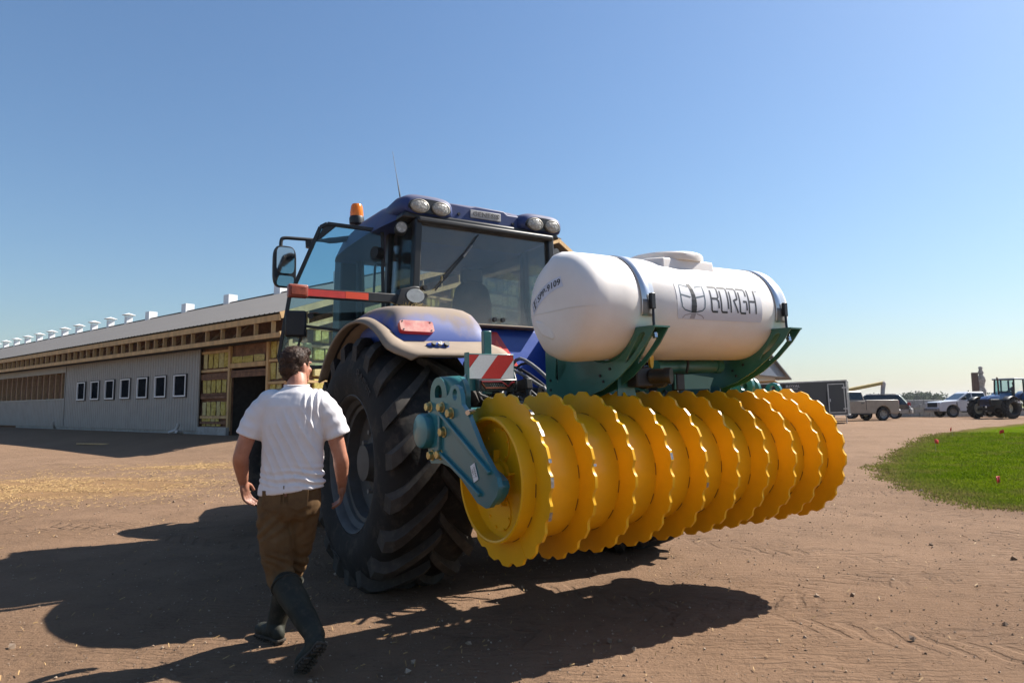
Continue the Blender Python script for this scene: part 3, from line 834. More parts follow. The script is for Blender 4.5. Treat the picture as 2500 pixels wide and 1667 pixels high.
def wheel(name, parent, c, R, xw, rim_r, nl, lugh, flip=False, steer=0, dish=.26):
    w = empty(name, c, (0, 0, steer + (pi if flip else 0)), parent)
    car, lug = tyre_mesh(R, xw, rim_r, nl, lugh)
    ty = car.build('tyre', rubber, w, smooth=40)
    lug.build('tread_lugs', lugtop, w, smooth=25)
    h = xw / 2
    rp = [(-h + .04, rim_r + .035), (-h + .03, rim_r + .02), (-h + .055, rim_r - .005), (-h + .10, rim_r - .015), (-h + .13, rim_r - .05), (-h + dish * .6, rim_r - .055), (-h + dish * .62, rim_r - .09), (-h + dish, rim_r - .10),
          (-h + dish + .03, rim_r * .55), (-h + dish - .02, rim_r * .42), (-h + dish - .03, rim_r * .30), (-h + dish - .12, rim_r * .27), (-h + dish - .13, .0)]
    MB().lathe(rp, n=56, cap0=False).build('rim', rimmat, w, smooth=35)
    mb = MB()
    for i in range(10):
        a = 2 * pi * i / 10; y, z = cos(a) * rim_r * .48, sin(a) * rim_r * .48
        mb.cyl((-h + dish - .045, y, z), (-h + dish + .02, y, z), .022, n=6)
    mb.build('wheel_nuts', steel, w)['kind'] = 'stuff'
    return w

def make_tractor():
    T = empty('tractor', TO, (0, -.009, TRZ))
    tag(T, 'big blue farm tractor seen from behind with dusty fenders and cab door open', 'tractor')
    # ---- wheels
    wl_ = wheel('rear_wheel', T, (-1.235, 0, .985), 1.055, .80, .545, 19, .062)
    # sidewall lettering, raised and dull
    for txt, a0, sz in (('710/70 R 42', 2.15, .075), ('RADIAL TUBELESS', 5.15, .06)):
        vs, fs = text_mesh(txt, sz, .002)
        q = MB(); pts = []
        for v in vs:
            a = a0 - v.x / .80; r = .80 + v.y
            pts.append(Vector((-.40 - .014 - v.z, r * cos(a), r * sin(a))))
        q.add(pts, fs); q.build('sidewall_lettering', pbr('lettering_rubber', (.05, .046, .042), .8), wl_)
    wr_ = copy_tree(wl_, T); wr_.location = (1.235, 0, .985); wr_.rotation_euler = (0, 0, pi)
    for ch in list(wr_.children):
        if ch.name.startswith('sidewall'): bpy.data.objects.remove(ch)
    f1 = wheel('front_wheel', T, (-1.16, 3.35, .78), .80, .56, .40, 17, .05, steer=radians(30), dish=.2)
    f2 = copy_tree(f1, T); f2.location = (1.16, 3.35, .78); f2.rotation_euler = (0, 0, pi + radians(30))
    for sx in (-1, 1):
        # front mudguard
        ctr = Vector((-1.16 * 1 if sx < 0 else 1.16, 3.35, .78)); st = radians(30); rows = []
        for i in range(13):
            a = radians(30 + 120 * i / 12); r = .93
            row = []
            for k, x in enumerate((-.30, -.27, 0, .27, .30)):
                rr = r - (.05 if k in (0, 4) else 0)
                p = Vector((x, rr * cos(a), rr * sin(a))); p.rotate(Matrix.Rotation(st, 3, 'Z')); row.append(ctr + p)
            rows.append(row)
        o = MB().grid(rows).build('front_fender', flare_mat, T, smooth=50); o.modifiers.new('t', 'SOLIDIFY').thickness = .015
    # ---- chassis, axle, hood
    m = MB(); m.cyl((-.95, 0, .985), (.95, 0, .985), .16, n=20); m.box((0, .2, 1.05), (.62, 1.1, .75)); m.box((0, 2.0, .95), (.55, 3.4, .5)); m.box((0, 3.35, .75), (1.7, .28, .25))
    m.box((0, -.42, 1.0), (.5, .3, .62)); m.build('chassis', black, T, bevel=.03)
    m = MB()
    for x in (-.43, .43): m.bar((x, -.3, .82), (x * 1.0, -1.25, .92), .07, .12); m.bar((x, -.35, 1.55), (x, -.95, 1.62), .06, .09); m.cyl((x, -.92, 1.62), (x, -.95, .9), .028, n=10)
    m.bar((0, -.5, 1.25), (0, -1.35, 1.42), .06, .07); m.build('lift_arm', black, T, bevel=.008)
    # fuel tank and steps on the near side
    MB().box((-.72, 1.75, .95), (.5, 1.3, .7)).build('fuel_tank', black, T, bevel=.06, seg=3)
    for i in range(4): MB().box((-1.0, 1.55 + .0, .55 + i * .3), (.3, .45, .04)).build('step', black, T)
    # hood
    rings = []
    for y, w, z0, z1 in ((2.35, .46, 1.15, 2.12), (3.2, .45, 1.1, 2.05), (4.4, .43, 1.0, 1.93), (5.0, .40, .95, 1.80), (5.25, .33, .95, 1.62)):
        r = [(-w, z0), (-w, z1 - .25), (-w * .92, z1 - .1), (-w * .6, z1), (0, z1 + .03), (w * .6, z1), (w * .92, z1 - .1), (w, z1 - .25), (w, z0)]
        rings.append([Vector((a, y, b)) for a, b in r])
    MB().loft(rings).build('hood', blue, T, smooth=40)
    # ---- rear fenders: dusty flare + blue crown
    def fender(sx):
        rows = []
        angs = np.linspace(36, 128, 34)                 # measured from +Y towards +Z, rear is >90
        for A in list(np.linspace(38, 136, 38)):
            a = radians(A); row = []
            rear = S(118, 136, A)
            for k in range(15):
                s = k / 14; x = -1.60 + s * .98 + (1 - s) * .14 * S(124, 136, A) ** 2
                r = 1.235 - .02 * max(0, 1 - s * 9) ** 2 - .085 * S(.05, .22, s) * (1 - S(120, 133, A)) + .02 * s
                y, z = r * cos(a), .965 + r * sin(a)
                if A > 122: y -= .05 * rear; z = z * (1 - rear * .3) + 1.815 * rear * .3 + .0
                if k == 0: z -= .022
                row.append(Vector((x * (-sx), y, z)))
            rows.append(row)
        o = MB().grid(rows).build('fender_flare', flare_mat, T, smooth=60, fix=False)
        sd_ = o.modifiers.new('t', 'SOLIDIFY'); sd_.thickness = .022; sd_.offset = 0
        # crown
        secs = [(-.612, .02, 1.935, -1.44, -.60), (-.597, .06, 1.95, -1.455, -.60), (-.575, .12, 1.955, -1.46, -.60), (-.535, .20, 1.955, -1.46, -.60), (-.48, .27, 1.955, -1.46, -.60), (-.40, .31, 1.965, -1.46, -.60), (-.25, .31, 1.99, -1.46, -.61), (-.05, .295, 2.03, -1.45, -.64), (.25, .26, 2.085, -1.43, -.70), (.7, .24, 2.10, -1.39, -.74), (1.05, .18, 2.03, -1.33, -.76), (1.25, .05, 1.93, -1.28, -.78)]
        rings = []
        for y, h, z0, xa, xb in secs:
            w = xb - xa
            pr = [(xa - .01, z0 - .12), (xa, z0 + h * .30), (xa + .03, z0 + h * .70), (xa + .10, z0 + h * .95), (xa + .18, z0 + h), (xa + w * .7, z0 + h * 1.03), (xb, z0 + h * 1.0), (xb, z0 - .12)]
            rings.append([Vector((a * (-sx), y, b)) for a, b in pr])
        o = MB().loft(rings).build('fender_crown', blue_dusty, T, smooth=50)
        o.modifiers.new('s', 'SUBSURF').levels = 1; o.modifiers['s'].render_levels = 2
        # dark wheel arch liner
        rows = []
        for A in np.linspace(30, 150, 20):
            a = radians(A); rows.append([Vector((x * (-sx), 1.20 * cos(a), .965 + 1.20 * sin(a))) for x in (-1.52, -1.1, -.75)])
            if A > 122: rows.pop()
        MB().grid(rows).build('arch_liner', black, T, smooth=60)
    fender(-1); fender(1)
    for sx in (-1, 1):
        # tail lamp lying on the sloping back of the crown
        R = Matrix.Rotation(radians(-26), 3, 'X')
        c = Vector((1.27 * sx, -.574, 2.065))
        pl = rrect(.145, .052, .28)
        eu = Vector((1, 0, 0)); ev = R @ Vector((0, 0, 1)); ew = eu.cross(ev)
        o = MB().prism(pl, c, eu, ev, ew, .045).build('tail_lamp', red_lens, T, smooth=30)
        q = MB()
        for a, b in ((-.12, -.035), (.12, -.035), (-.12, .04), (.12, .04)): q.cyl(c + eu * a + ev * b + ew * .04, c + eu * a + ev * b + ew * .05, .006, n=8)
        q.build('screw', blackpaint, o)
        # control button pod on the flare
        c2 = Vector((1.18 * sx, -.80, 1.915))
        o = MB().ellipsoid(c2, (.10, .05, .022), R=Matrix.Rotation(radians(25), 3, 'X')).build('switch_pod', blue, T, smooth=60)
        for k in range(3):
            MB().cyl(c2 + Vector((-.055 * sx * -1 * (k - 1) * 1.0, -.035, .006)), c2 + Vector((-.055 * sx * -1 * (k - 1), -.052, .018)), .022 if k == (0 if sx < 0 else 2) else .018, n=14).build('button', black if k != 1 else lens_grey, o)
    # chaff caught on fender
    q = MB(); rr = random.Random(2)
    for i in range(60):
        p = Vector((-.93 + rr.gauss(0, .07), .22 + rr.gauss(0, .06), 2.365 + rr.random() * .02)); d = Vector((rr.gauss(0, 1), rr.gauss(0, 1), rr.gauss(0, .4))).normalized() * .045
        q.tube([p - d, p + d], .0022, 4)
    q.build('chaff', hay, T)
    # ---- body panel behind cab
    outl = [(-.62, 1.42), (.62, 1.42), (.70, 2.0), (.80, 2.30), (.74, 2.33), (.56, 2.245), (-.56, 2.245), (-.74, 2.33), (-.80, 2.30), (-.70, 2.0)]
    MB().prism(outl, (0, -.346, 0), (1, 0, 0), (0, .35, 1), (0, 1, 0), .5).build('rear_panel', blue, T, bevel=.03, seg=3)
    MB().box((0, .40, 2.255), (1.15, .16, .022)).build('panel_ledge', flare_mat, T, bevel=.008)
    MB().box((0, .12, 1.42), (1.0, .3, .40)).build('valve_block', black, T, bevel=.03)
    # slow-moving-vehicle triangle
    o = MB().prism([(-.215, 1.83), (.215, 1.83), (.03, 2.195), (-.03, 2.195)], (.05, -.352, 0), (1, 0, 0), (0, .35, 1), (0, -1, .35), .008).build('warning_triangle', red_refl, T)
    MB().prism([(-.125, 1.87), (.125, 1.87), (0, 2.115)], (.05, -.362, .003), (1, 0, 0), (0, .35, 1), (0, -1, .35), .004).build('triangle_centre', orange_refl, o)
    # camera on bracket
    o = MB().cyl((-.30, .40, 2.21), (-.30, .33, 2.13), .035, n=14).build('rear_camera', black, T); MB().box((-.30, .40, 2.235), (.06, .08, .03)).build('bracket', black, o)
    # ---- cab frame
    posts = {'rear_post': [((-.83, .47, 2.25), (-.80, .47, 3.27))], 'rear_post_r': [((.83, .47, 2.25), (.78, .47, 3.27))]}
    def post(a, b, w=.075, d=.09): return MB().bar(a, b, w, d, up=(0, 1, 0)).build('cab_post', blackpaint, T, bevel=.012)
    for sx in (-1, 1):
        post((.83 * sx, .47, 2.22), (.79 * sx, .45, 3.28)); post((.87 * sx, 1.10, 1.5), (.84 * sx, 1.02, 3.28)); post((.70 * sx, 2.42, 1.5), (.74 * sx, 2.30, 3.3), .06, .07)
        MB().bar((.86 * sx, .47, 2.26), (.87 * sx, 1.12, 2.26), .05, .07).build('cab_sill', blackpaint, T)
        MB().bar((.72 * sx, 2.42, 1.52), (.87 * sx, 1.1, 1.52), .05, .07).build('cab_sill', blackpaint, T)
    MB().box((0, 1.4, 1.48), (1.6, 2.0, .06)).build('cab_floor', black, T)
    m = MB(); m.box((0, 1.35, 3.27), (1.62, 1.95, .06)); m.build('headliner', black, T, bevel=.02)
    # ---- glass
    def pane(name, pts, mat, par=T):
        c = sum((Vector(p) for p in pts), Vector()) / len(pts)
        z0 = min(p[2] for p in pts); off = Vector((c.x, c.y, z0))
        me = MB().add([Vector(p) - off for p in pts], [list(range(len(pts)))]).mesh(name, fix=False)
        o = mkobj(name, me, mat, par); o.location = off; o.modifiers.new('t', 'SOLIDIFY').thickness = .006
        return o
    rg = pane('rear_window', [(-.54, .455, 2.265), (.54, .455, 2.265), (.74, .455, 2.36), (.80, .455, 2.5), (.765, .45, 3.25), (-.765, .45, 3.25), (-.80, .455, 2.5), (-.74, .455, 2.36)], rear_glass_mat)
    for sx in (-1, 1):
        pane('side_window', [(.84 * sx, .52, 2.30), (.87 * sx, 1.08, 2.30), (.84 * sx, 1.0, 3.24), (.80 * sx, .50, 3.24)], clear_tint)
    pane('side_window', [(.87, 1.12, 1.56), (.72, 2.4, 1.56), (.75, 2.3, 3.24), (.85, 1.05, 3.24)], clear_tint)
    pane('windscreen', [(-.70, 2.43, 1.9), (.70, 2.43, 1.9), (.73, 2.31, 3.25), (-.73, 2.31, 3.25)], clear_tint)
    # window rubber edge
    ed = [(-.54, .45, 2.262), (.54, .45, 2.262), (.745, .45, 2.36), (.805, .45, 2.5), (.77, .445, 3.255), (-.77, .445, 3.255), (-.805, .45, 2.5), (-.745, .45, 2.36), (-.54, .45, 2.262)]
    MB().tube(ed, .013, 6).build('window_seal', blackpaint, T)
    MB().tube([(-.55, .435, 2.25), (.55, .435, 2.25)], .012, 6).build('window_seal', flare_mat, T)
    # wiper, hinge buttons, latches
    o = MB().tube([(-.12, .425, 3.20), (-.30, .42, 2.95), (-.62, .415, 2.58)], .007, 6).build('wiper', blackpaint, T); MB().tube([(-.20, .415, 3.08), (-.30, .412, 2.95)], .010, 6).build('blade_cover', steel, o); MB().bar((-.26, .425, 3.0), (-.52, .425, 2.72), .012, .025).build('blade', blackpaint, o)
    for p in ((-.73, .43, 2.52), (-.73, .43, 2.60), (.06, .43, 2.33), (.16, .43, 2.33)): MB().cyl(p, (p[0], p[1] - .03, p[2]), .026, .022, n=14).build('hinge_button', black, T)
    # ---- interior
    o = MB(); o.box((0, 1.05, 2.05), (.50, .5, .16)); s_ = o.build('seat', seat_mat, T, bevel=.05, seg=3)
    rings = []
    for z, w, y in ((2.1, .24, .84), (2.3, .25, .80), (2.55, .24, .78), (2.70, .20, .78), (2.76, .13, .78)):
        rings.append([Vector((w * cos(q), y + .07 * sin(q), z)) for q in np.linspace(0, 2 * pi, 16, endpoint=False)])
    MB().loft(rings).build('backrest', seat_mat, s_, smooth=60)
    MB().box((0, .80, 2.84), (.26, .1, .18)).build('headrest', seat_mat, s_, bevel=.04)
    MB().box((.38, 1.15, 2.28), (.16, .55, .12)).build('armrest', seat_mat, T, bevel=.03)
    MB().box((.36, 1.45, 2.62), (.26, .04, .2)).build('monitor', black, T, bevel=.01)
    MB().cyl((.40, 1.4, 2.32), (.42, 1.36, 2.5), .03, .045, n=10).build('joystick', black, T)
    MB().box((0, 2.2, 2.0), (.35, .3, .9)).build('console', black, T, bevel=.05)
    MB().lathe([(-.02, .19), (0, .215), (.02, .19), (0, .17)], c=(0, 1.85, 2.42), ax=(0, -.6, .8), n=28, closed=True).build('steering_wheel', black, T, smooth=60)
    MB().box((-.55, .75, 2.12), (.35, .4, .3)).build('side_console', black, T, bevel=.05)
    MB().box((.62, .8, 2.15), (.3, .6, .35)).build('side_console', black, T, bevel=.05)
    # ---- roof shell
    def roofsec(y, w, zt, zb, crown, rr):
        pts = []
        for k in range(25):
            u = -1 + 2 * k / 24; x = w * u
            z = zt + crown * (1 - u * u)
            e = abs(u)
            if e > .72: z -= (zt - zb) * ((e - .72) / .28) ** 2.4
            pts.append(Vector((x, y, z)))
        for k in range(1, 8): pts.append(Vector((w * (1 - 2 * k / 8), y, zb)))
        return pts
    rs = [roofsec(*a) for a in ((.55, .82, 3.47, 3.35, .05, 0), (.61, .94, 3.50, 3.30, .06, 0), (.82, 1.03, 3.53, 3.26, .07, 0), (1.1, 1.08, 3.55, 3.24, .08, 0), (1.7, 1.09, 3.56, 3.23, .08, 0), (2.2, 1.06, 3.54, 3.22, .07, 0), (2.5, .98, 3.46, 3.23, .05, 0), (2.66, .84, 3.38, 3.28, .02, 0))]
    MB().loft(rs).build('roof', roof_blue, T, smooth=50)
    # rear roof panel and plate
    MB().prism([(-.50, 3.33), (.50, 3.33), (.50, 3.50), (.30, 3.50), (.25, 3.53), (-.10, 3.535), (-.15, 3.52), (-.50, 3.525)], (0, .515, 0), (1, 0, 0), (0, 0, 1), (0, 1, 0), .2).build('roof_rear_panel', roof_blue, T, bevel=.015)
    pl = MB().box((.02, .508, 3.445), (.37, .014, .085)).build('name_plate', pbr('plate_grey', (.42, .41, .40), .5, var=.1, nscale=20), T, bevel=.004)
    vs, fs = text_mesh('GENESIS', .078, .004, space=1.05)
    q = MB().add([Vector((.02 + v.x * 1.08,   .498 - v.z, 3.445 + v.y * .9)) for v in vs], fs); q.build('plate_lettering', pbr('plate_letter', (.17, .165, .16), .6), pl)
    for x in (-.30, .36): MB().cyl((x, .515, 3.42 if x < 0 else 3.40), (x, .50, 3.42 if x < 0 else 3.40), .016, n=12).build('screw_cap', black, T)
    # lamp pods
    for sx in (-1, 1):
        rings = []
        for y, sw, sh, dz in ((.43, .22, .090, 0), (.45, .255, .112, 0), (.50, .285, .130, .0), (.64, .30, .135, .01), (.9, .28, .11, .02), (1.2, .2, .05, .02)):
            ring = []
            for k in range(28):
                q = 2 * pi * k / 28; cx = abs(cos(q)) ** .62 * (1 if cos(q) > 0 else -1); sz = abs(sin(q)) ** .7 * (1 if sin(q) > 0 else -1)
                ring.append(Vector(((.02 + .685 * sx) + cx * sw, y, 3.42 + dz + sz * sh * (1.0 if sz > 0 else .75))))
            rings.append(ring)
        pod = MB().loft(rings).build('lamp_pod', roof_blue, T, smooth=50)
        rec = smooth_poly([(-.235, -.062), (.235, -.062), (.225, .05), (.10, .082), (-.10, .082), (-.225, .05)], 2)
        MB().prism(rec, (.02 + .685 * sx, .436, 3.41), (1, 0, 0), (0, 0, 1), (0, -1, 0), .012).build('lamp_recess', blackpaint, pod)
        for k in (-1, 1):
            cx = .02 + .685 * sx + .115 * k
            o = MB().lathe([(0, .0), (.0, .098), (.03, .098), (.035, .086), (.022, .082), (.022, 0)], c=(cx, .283, 3.405), ax=(0, -1, 0), n=28, scale=(1, .72)) if False else None
            mm = MB(); ring = []
            for (yy, rr_) in ((.430, .098), (.402, .098), (.396, .088), (.402, .083)):
                ring.append([Vector((cx + rr_ * cos(q), yy, 3.408 + rr_ * .70 * sin(q))) for q in np.linspace(0, 2 * pi, 28, endpoint=False)])
            mm.grid(ring, True); o = mm.build('work_lamp', lamp_rim, pod, smooth=40)
            mm = MB(); ring = []
            for (yy, rr_) in ((.402, .084), (.392, .06), (.389, .03), (.388, .001)):
                ring.append([Vector((cx + rr_ * cos(q), yy, 3.408 + rr_ * .70 * sin(q))) for q in np.linspace(0, 2 * pi, 28, endpoint=False)])
            mm.grid(ring, True); mm.build('lens', lens_grey, o, smooth=60)
    # dark soffit under the roof edge
    MB().prism([(-.95, 3.29), (.95, 3.29), (.92, 3.36), (-.92, 3.36)], (0, .46, 0), (1, 0, 0), (0, 0, 1), (0, 1, 0), .6).build('roof_soffit', blackpaint, T, bevel=.02)
    # small round side lamp under roof
    o = MB().cyl((-.90, .62, 3.20), (-.93, .52, 3.20), .062, n=22).build('side_lamp', black, T); MB().cyl((-.93, .52, 3.20), (-.932, .512, 3.20), .052, n=22).build('lens', lens_grey, o)
    o = MB().cyl((.92, .62, 3.14), (.95, .52, 3.14), .062, n=22).build('side_lamp', black, T)
    MB().tube(catmull([(.93, .55, 3.2), (1.0, .52, 3.1), (.97, .5, 3.0), (.93, .5, 2.96)], 4), .006, 5).build('lamp_wire', black, T)
    MB().cyl((-.98, .95, 3.02), (-1.06, .92, 3.02), .06, n=16).build('door_hinge', black, T); MB().cyl((-.98, .95, 2.35), (-1.04, .92, 2.35), .05, n=16).build('door_hinge', black, T)
    # side grab handle in the quarter window
    MB().tube(catmull([(-.885, 1.18, 2.95), (-.95, 1.17, 2.95), (-.96, 1.18, 2.75), (-.955, 1.2, 2.56), (-.89, 1.2, 2.55)], 4), .013, 7).build('grab_handle', blackpaint, T)
    # ---- fender work lamp on stalk
    o = MB()
    ring = []
    for yy, rr_ in ((.29, .03), (.26, .07), (.21, .094), (.19, .096), (.185, .088)): ring.append([Vector((-.93 + rr_ * cos(q), yy, 2.47 + rr_ * .72 * sin(q))) for q in np.linspace(0, 2 * pi, 28, endpoint=False)])
    o.loft(ring); lamp = o.build('fender_lamp', black, T, smooth=50)
    MB().add([Vector((-.93 + .089 * cos(q), .183, 2.47 + .064 * sin(q))) for q in np.linspace(0, 2 * pi, 28, endpoint=False)], [list(range(28))]).build('lens', pbr('grey_lamp_lens', (.33, .35, .35), .35, var=.15, nscale=15), lamp)
    m = MB(); m.cyl((-.93, .26, 2.34), (-.93, .25, 2.42), .03, n=10); m.box((-.93, .25, 2.345), (.12, .1, .05)); m.build('stalk', black, lamp)
    # ---- extremity bar with reflectors
    m = MB(); m.bar((-.86, .42, 2.47), (-1.95, .42, 2.46), .06, .085); bar = m.build('marker_bar', black, T, bevel=.006)
    MB().prism([(-.80, 2.40), (-1.05, 2.40), (-1.0, 2.56), (-.86, 2.60), (-.80, 2.60)], (0, .375, 0), (1, 0, 0), (0, 0, 1), (0, 1, 0), .1).build('bar_bracket', black, bar, bevel=.01)
    MB().box((-1.70, .386, 2.462), (.34, .006, .062)).build('reflector', red_refl, bar); MB().box((-1.42, .386, 2.464), (.215, .006, .062)).build('reflector', orange_refl, bar)
    o = MB().box((-1.955, .385, 2.465), (.17, .075, .115)).build('marker_lamp', pbr('lamp_body_red', (.25, .05, .03), .4, dust=.3), bar, bevel=.014, seg=3); MB().box((-1.955, .343, 2.465), (.13, .012, .08)).build('lens', amber_dull, o, bevel=.006)
    # ---- open door
    hinge = Vector((-.93, .98, 0)); dv = Vector((-.945, .33, 0)).normalized(); nv = Vector((-dv.y, dv.x, 0))
    def dp(u, z, off=0): return hinge + dv * u + Vector((0, 0, z)) + nv * off
    ol = [(.0, 1.88), (.98, 1.84), (1.02, 1.95), (.93, 2.55), (.64, 3.28), (.57, 3.32), (.02, 3.27)]
    pts = [dp(u, z) for u, z in ol] + [dp(*ol[0])]
    fr = MB()
    for i in range(len(ol)): fr.bar(pts[i], pts[i + 1], .035, .05, up=nv)
    fr.prism([(.48, 3.30), (.60, 3.30), (.68, 3.14), (.635, 3.16)], dp(0, 0, -.012), dv, (0, 0, 1), nv, .024)
    door = fr.build('door', blackpaint, T, bevel=.004)
    c = sum(pts[:-1], Vector()) / len(ol); zmin = 1.84; off = Vector((c.x, c.y, zmin))
    g = mkobj('pane', MB().add([p - off for p in pts[:-1]], [list(range(len(ol)))]).mesh('pane', fix=False), tint_glass, door); g.location = off; g.modifiers.new('t', 'SOLIDIFY').thickness = .006
    MB().box(tuple(dp(.86, 2.28, .05)), (.20, .09, .26), Matrix.Rotation(atan2(dv.y, dv.x), 3, 'Z')).build('door_latch', black, door, bevel=.02)
    MB().cyl(dp(.72, 2.36, .06), dp(.72, 2.36, .09), .03, n=14).build('latch_knob', black, door)
    MB().bar(dp(.78, 2.26, .06), dp(.30, 2.2, .06), .03, .025).build('door_handle', black, door)
    MB().tube([dp(.80, 2.2, .05), dp(.86, 1.95, .05)], .012, 6).build('door_rod', black, door); MB().tube([dp(.42, 2.2, .05), dp(.36, 1.9, .05)], .016, 6).build('door_rod', black, door)
    vs, fs = text_mesh('PLM', .085, .0006)
    MB().add([dp(.34 + v.y, 2.14 + v.x, -.008 - v.z) for v in vs], fs).build('sticker_lettering', white_print, door)
    # ---- stack beside the front post, seen through the door glass
    m = MB(); m.prism(smooth_poly([(-.93, 1.7), (-.60, 1.7), (-.58, 3.2), (-.66, 3.43), (-.86, 3.40), (-.90, 3.3)], 1), (0, 2.50, 0), (1, 0, 0), (0, 0, 1), (0, 1, 0), .28)
    m.build('exhaust_shroud', black, T, bevel=.02)
    # ---- mirror, arm, beacon, antenna
    arm = MB().tube(catmull([(-.62, 2.05, 3.38), (-.90, 2.0, 3.42), (-1.2, 2.0, 3.36), (-1.55, 2.0, 3.34), (-1.70, 2.0, 3.33), (-1.735, 2.0, 3.29), (-1.735, 2.0, 3.18)], 5), [.035] * 11 + [.020] * 20, 9).build('mirror_arm', black, T, smooth=60)
    MB().box((-.88, 2.0, 3.42), (.12, .07, .09)).build('arm_joint', black, arm, bevel=.01); MB().cyl((-1.42, 2.0, 3.33), (-1.42, 2.0, 3.25), .05, .045, n=14).build('arm_lamp', black, arm)
    rings = []
    for y, sx_, sz_ in ((2.10, .06, .14), (2.07, .105, .20), (2.0, .125, .232), (1.965, .125, .235), (1.955, .118, .228)):
        rings.append([Vector((-1.70 + (abs(cos(q)) ** .5) * (1 if cos(q) > 0 else -1) * sx_, y, 3.0 + (abs(sin(q)) ** .5) * (1 if sin(q) > 0 else -1) * sz_)) for q in np.linspace(0, 2 * pi, 32, endpoint=False)])
    mir = MB().loft(rings).build('mirror', black, T, smooth=45)
    def mrect(cx, cz, a, b, y): return [Vector((cx + (abs(cos(q)) ** .4) * (1 if cos(q) > 0 else -1) * a, y, cz + (abs(sin(q)) ** .4) * (1 if sin(q) > 0 else -1) * b)) for q in np.linspace(0, 2 * pi, 32, endpoint=False)]
    mglass = pbr('mirror_glass', (.62, .60, .57), .06, metal=1.0, var=.04)
    MB().add(mrect(-1.695, 3.07, .095, .145, 1.948), [list(range(32))]).build('mirror_glass', mglass, mir); MB().add(mrect(-1.695, 2.84, .09, .058, 1.948), [list(range(32))]).build('wide_angle_glass', mglass, mir)
    bx = (-.875, 2.0)
    b = MB().lathe([(3.45, .018), (3.60, .018)], c=(*bx, 0), ax=(0, 0, 1), n=12).build('beacon_stem', black, T)
    MB().lathe([(3.59, .05), (3.60, .085), (3.66, .088), (3.685, .08)], c=(*bx, 0), ax=(0, 0, 1), n=28).build('beacon_base', black, T, smooth=40)
    t = NT('amber_beacon'); am = t.done(t.bsdf(t.mix(t.noise(20), (.85, .20, .01), (.95, .30, .02)), .15, 0, None, .5, **{'Transmission__Weight': .35, 'Subsurface__Weight': .0}))
    MB().lathe([(3.685, .078), (3.73, .078), (3.81, .068), (3.835, .055), (3.845, .0)], c=(*bx, 0), ax=(0, 0, 1), n=28).build('beacon_dome', am, T, smooth=45)
    MB().tube([(-.75, .95, 3.55), (-.77, .95, 3.68), (-.80, .97, 3.9), (-.83, 1.0, 4.15)], [.006, .008, .003, .002], 5).build('antenna', blackpaint, T)
    # ---- hoses and couplers behind the cab
    rr = random.Random(12)
    hm = [pbr('hose_black', (.02, .02, .02), .45, dirt=.3), pbr('hose_grey', (.20, .195, .18), .45, dirt=.3), steel]
    for i in range(26):
        x = -.58 + rr.random() * .55; y0 = .02; z0 = 1.38 + rr.random() * .36
        p = [(x, y0, z0), (x + rr.gauss(0, .06), y0 - .25, z0 + .1 + rr.random() * .12), (x + rr.gauss(0, .12), y0 - .5 - rr.random() * .25, z0 - rr.random() * .1), (x + rr.gauss(0, .14), -.75 - rr.random() * .25, 1.3 + rr.random() * .3), (x + rr.gauss(0, .2), -1.0 - rr.random() * .2, 1.05 + rr.random() * .25)]
        MB().tube(catmull(p, 5), .009 + .008 * rr.random(), 7).build('hose', hm[i % 3 if i % 3 != 2 or i % 2 else 0], T, smooth=60)
    for i in range(12):
        x = -.6 + (i % 6) * .1; z = 1.62 + (i // 6) * .14; MB().cyl((x, .1, z - .14), (x, -.12, z - .14), .028, n=12).build('coupler', steel if i % 2 else black, T)
    return T
TRACTOR = make_tractor()
# ================================================================== PACKER ROLLER
RY, RZ, RTILT = -2.012, 1.026, .017
yellow = pbr('yellow_paint', (.74, .385, .006), .38, var=.07, nscale=3, spec=.3, coat=.10, dirt=.10, dirtcol=(.48, .22, .03))
yellow_worn = pbr('scraped_steel_edge', (.32, .31, .30), .35, metal=.8, var=.3, nscale=60)
teal = pbr('teal_paint', (.028, .135, .135), .35, var=.08, nscale=5, coat=.3, spec=.5)
teal_arm = pbr('teal_blue_paint', (.022, .150, .178), .33, var=.08, nscale=5, coat=.35, spec=.5)
teal_green = pbr('teal_green_paint', (.034, .150, .118), .35, var=.08, nscale=5, coat=.3)
goldbolt = pbr('zinc_bolt', (.50, .40, .17), .35, metal=.75, var=.2, nscale=30)
white_sheet = pbr('white_reflective', (.62, .63, .64), .45, var=.05, nscale=80)
red_sheet = pbr('red_reflective', (.48, .025, .022), .45, var=.06, nscale=80)
weldmat = pbr('weld_gap', (.20, .075, .006), .6)
paper = pbr('white_label', (.72, .74, .76), .6, var=.03)
ink = pbr('black_ink', (.012, .012, .016), .5, var=.1)

def disc_mesh():
    N, R, n = 20, .508, 400; m = MB(); ou = []
    for i in range(n):
        a = 2 * pi * i / n; ph = (a * N / (2 * pi)) % 1.0
        d = abs(ph - .5) * 2                         # 0 mid crest, 1 trough
        r = R - (.022 * (1 - ((1 - d) / .56) ** 2) if d > .44 else 0)
        ou.append((r, a))
    def ring(x, f): return [Vector((x, f(r) * cos(a), f(r) * sin(a))) for r, a in ou]
    rows = [ring(-.010, lambda r: .355), ring(-.010, lambda r: r - .0015), ring(-.0085, lambda r: r), ring(.0085, lambda r: r), ring(.010, lambda r: r - .0015), ring(.010, lambda r: .355)]
    m.grid(rows, True)
    return m.mesh('disc', smooth=30)

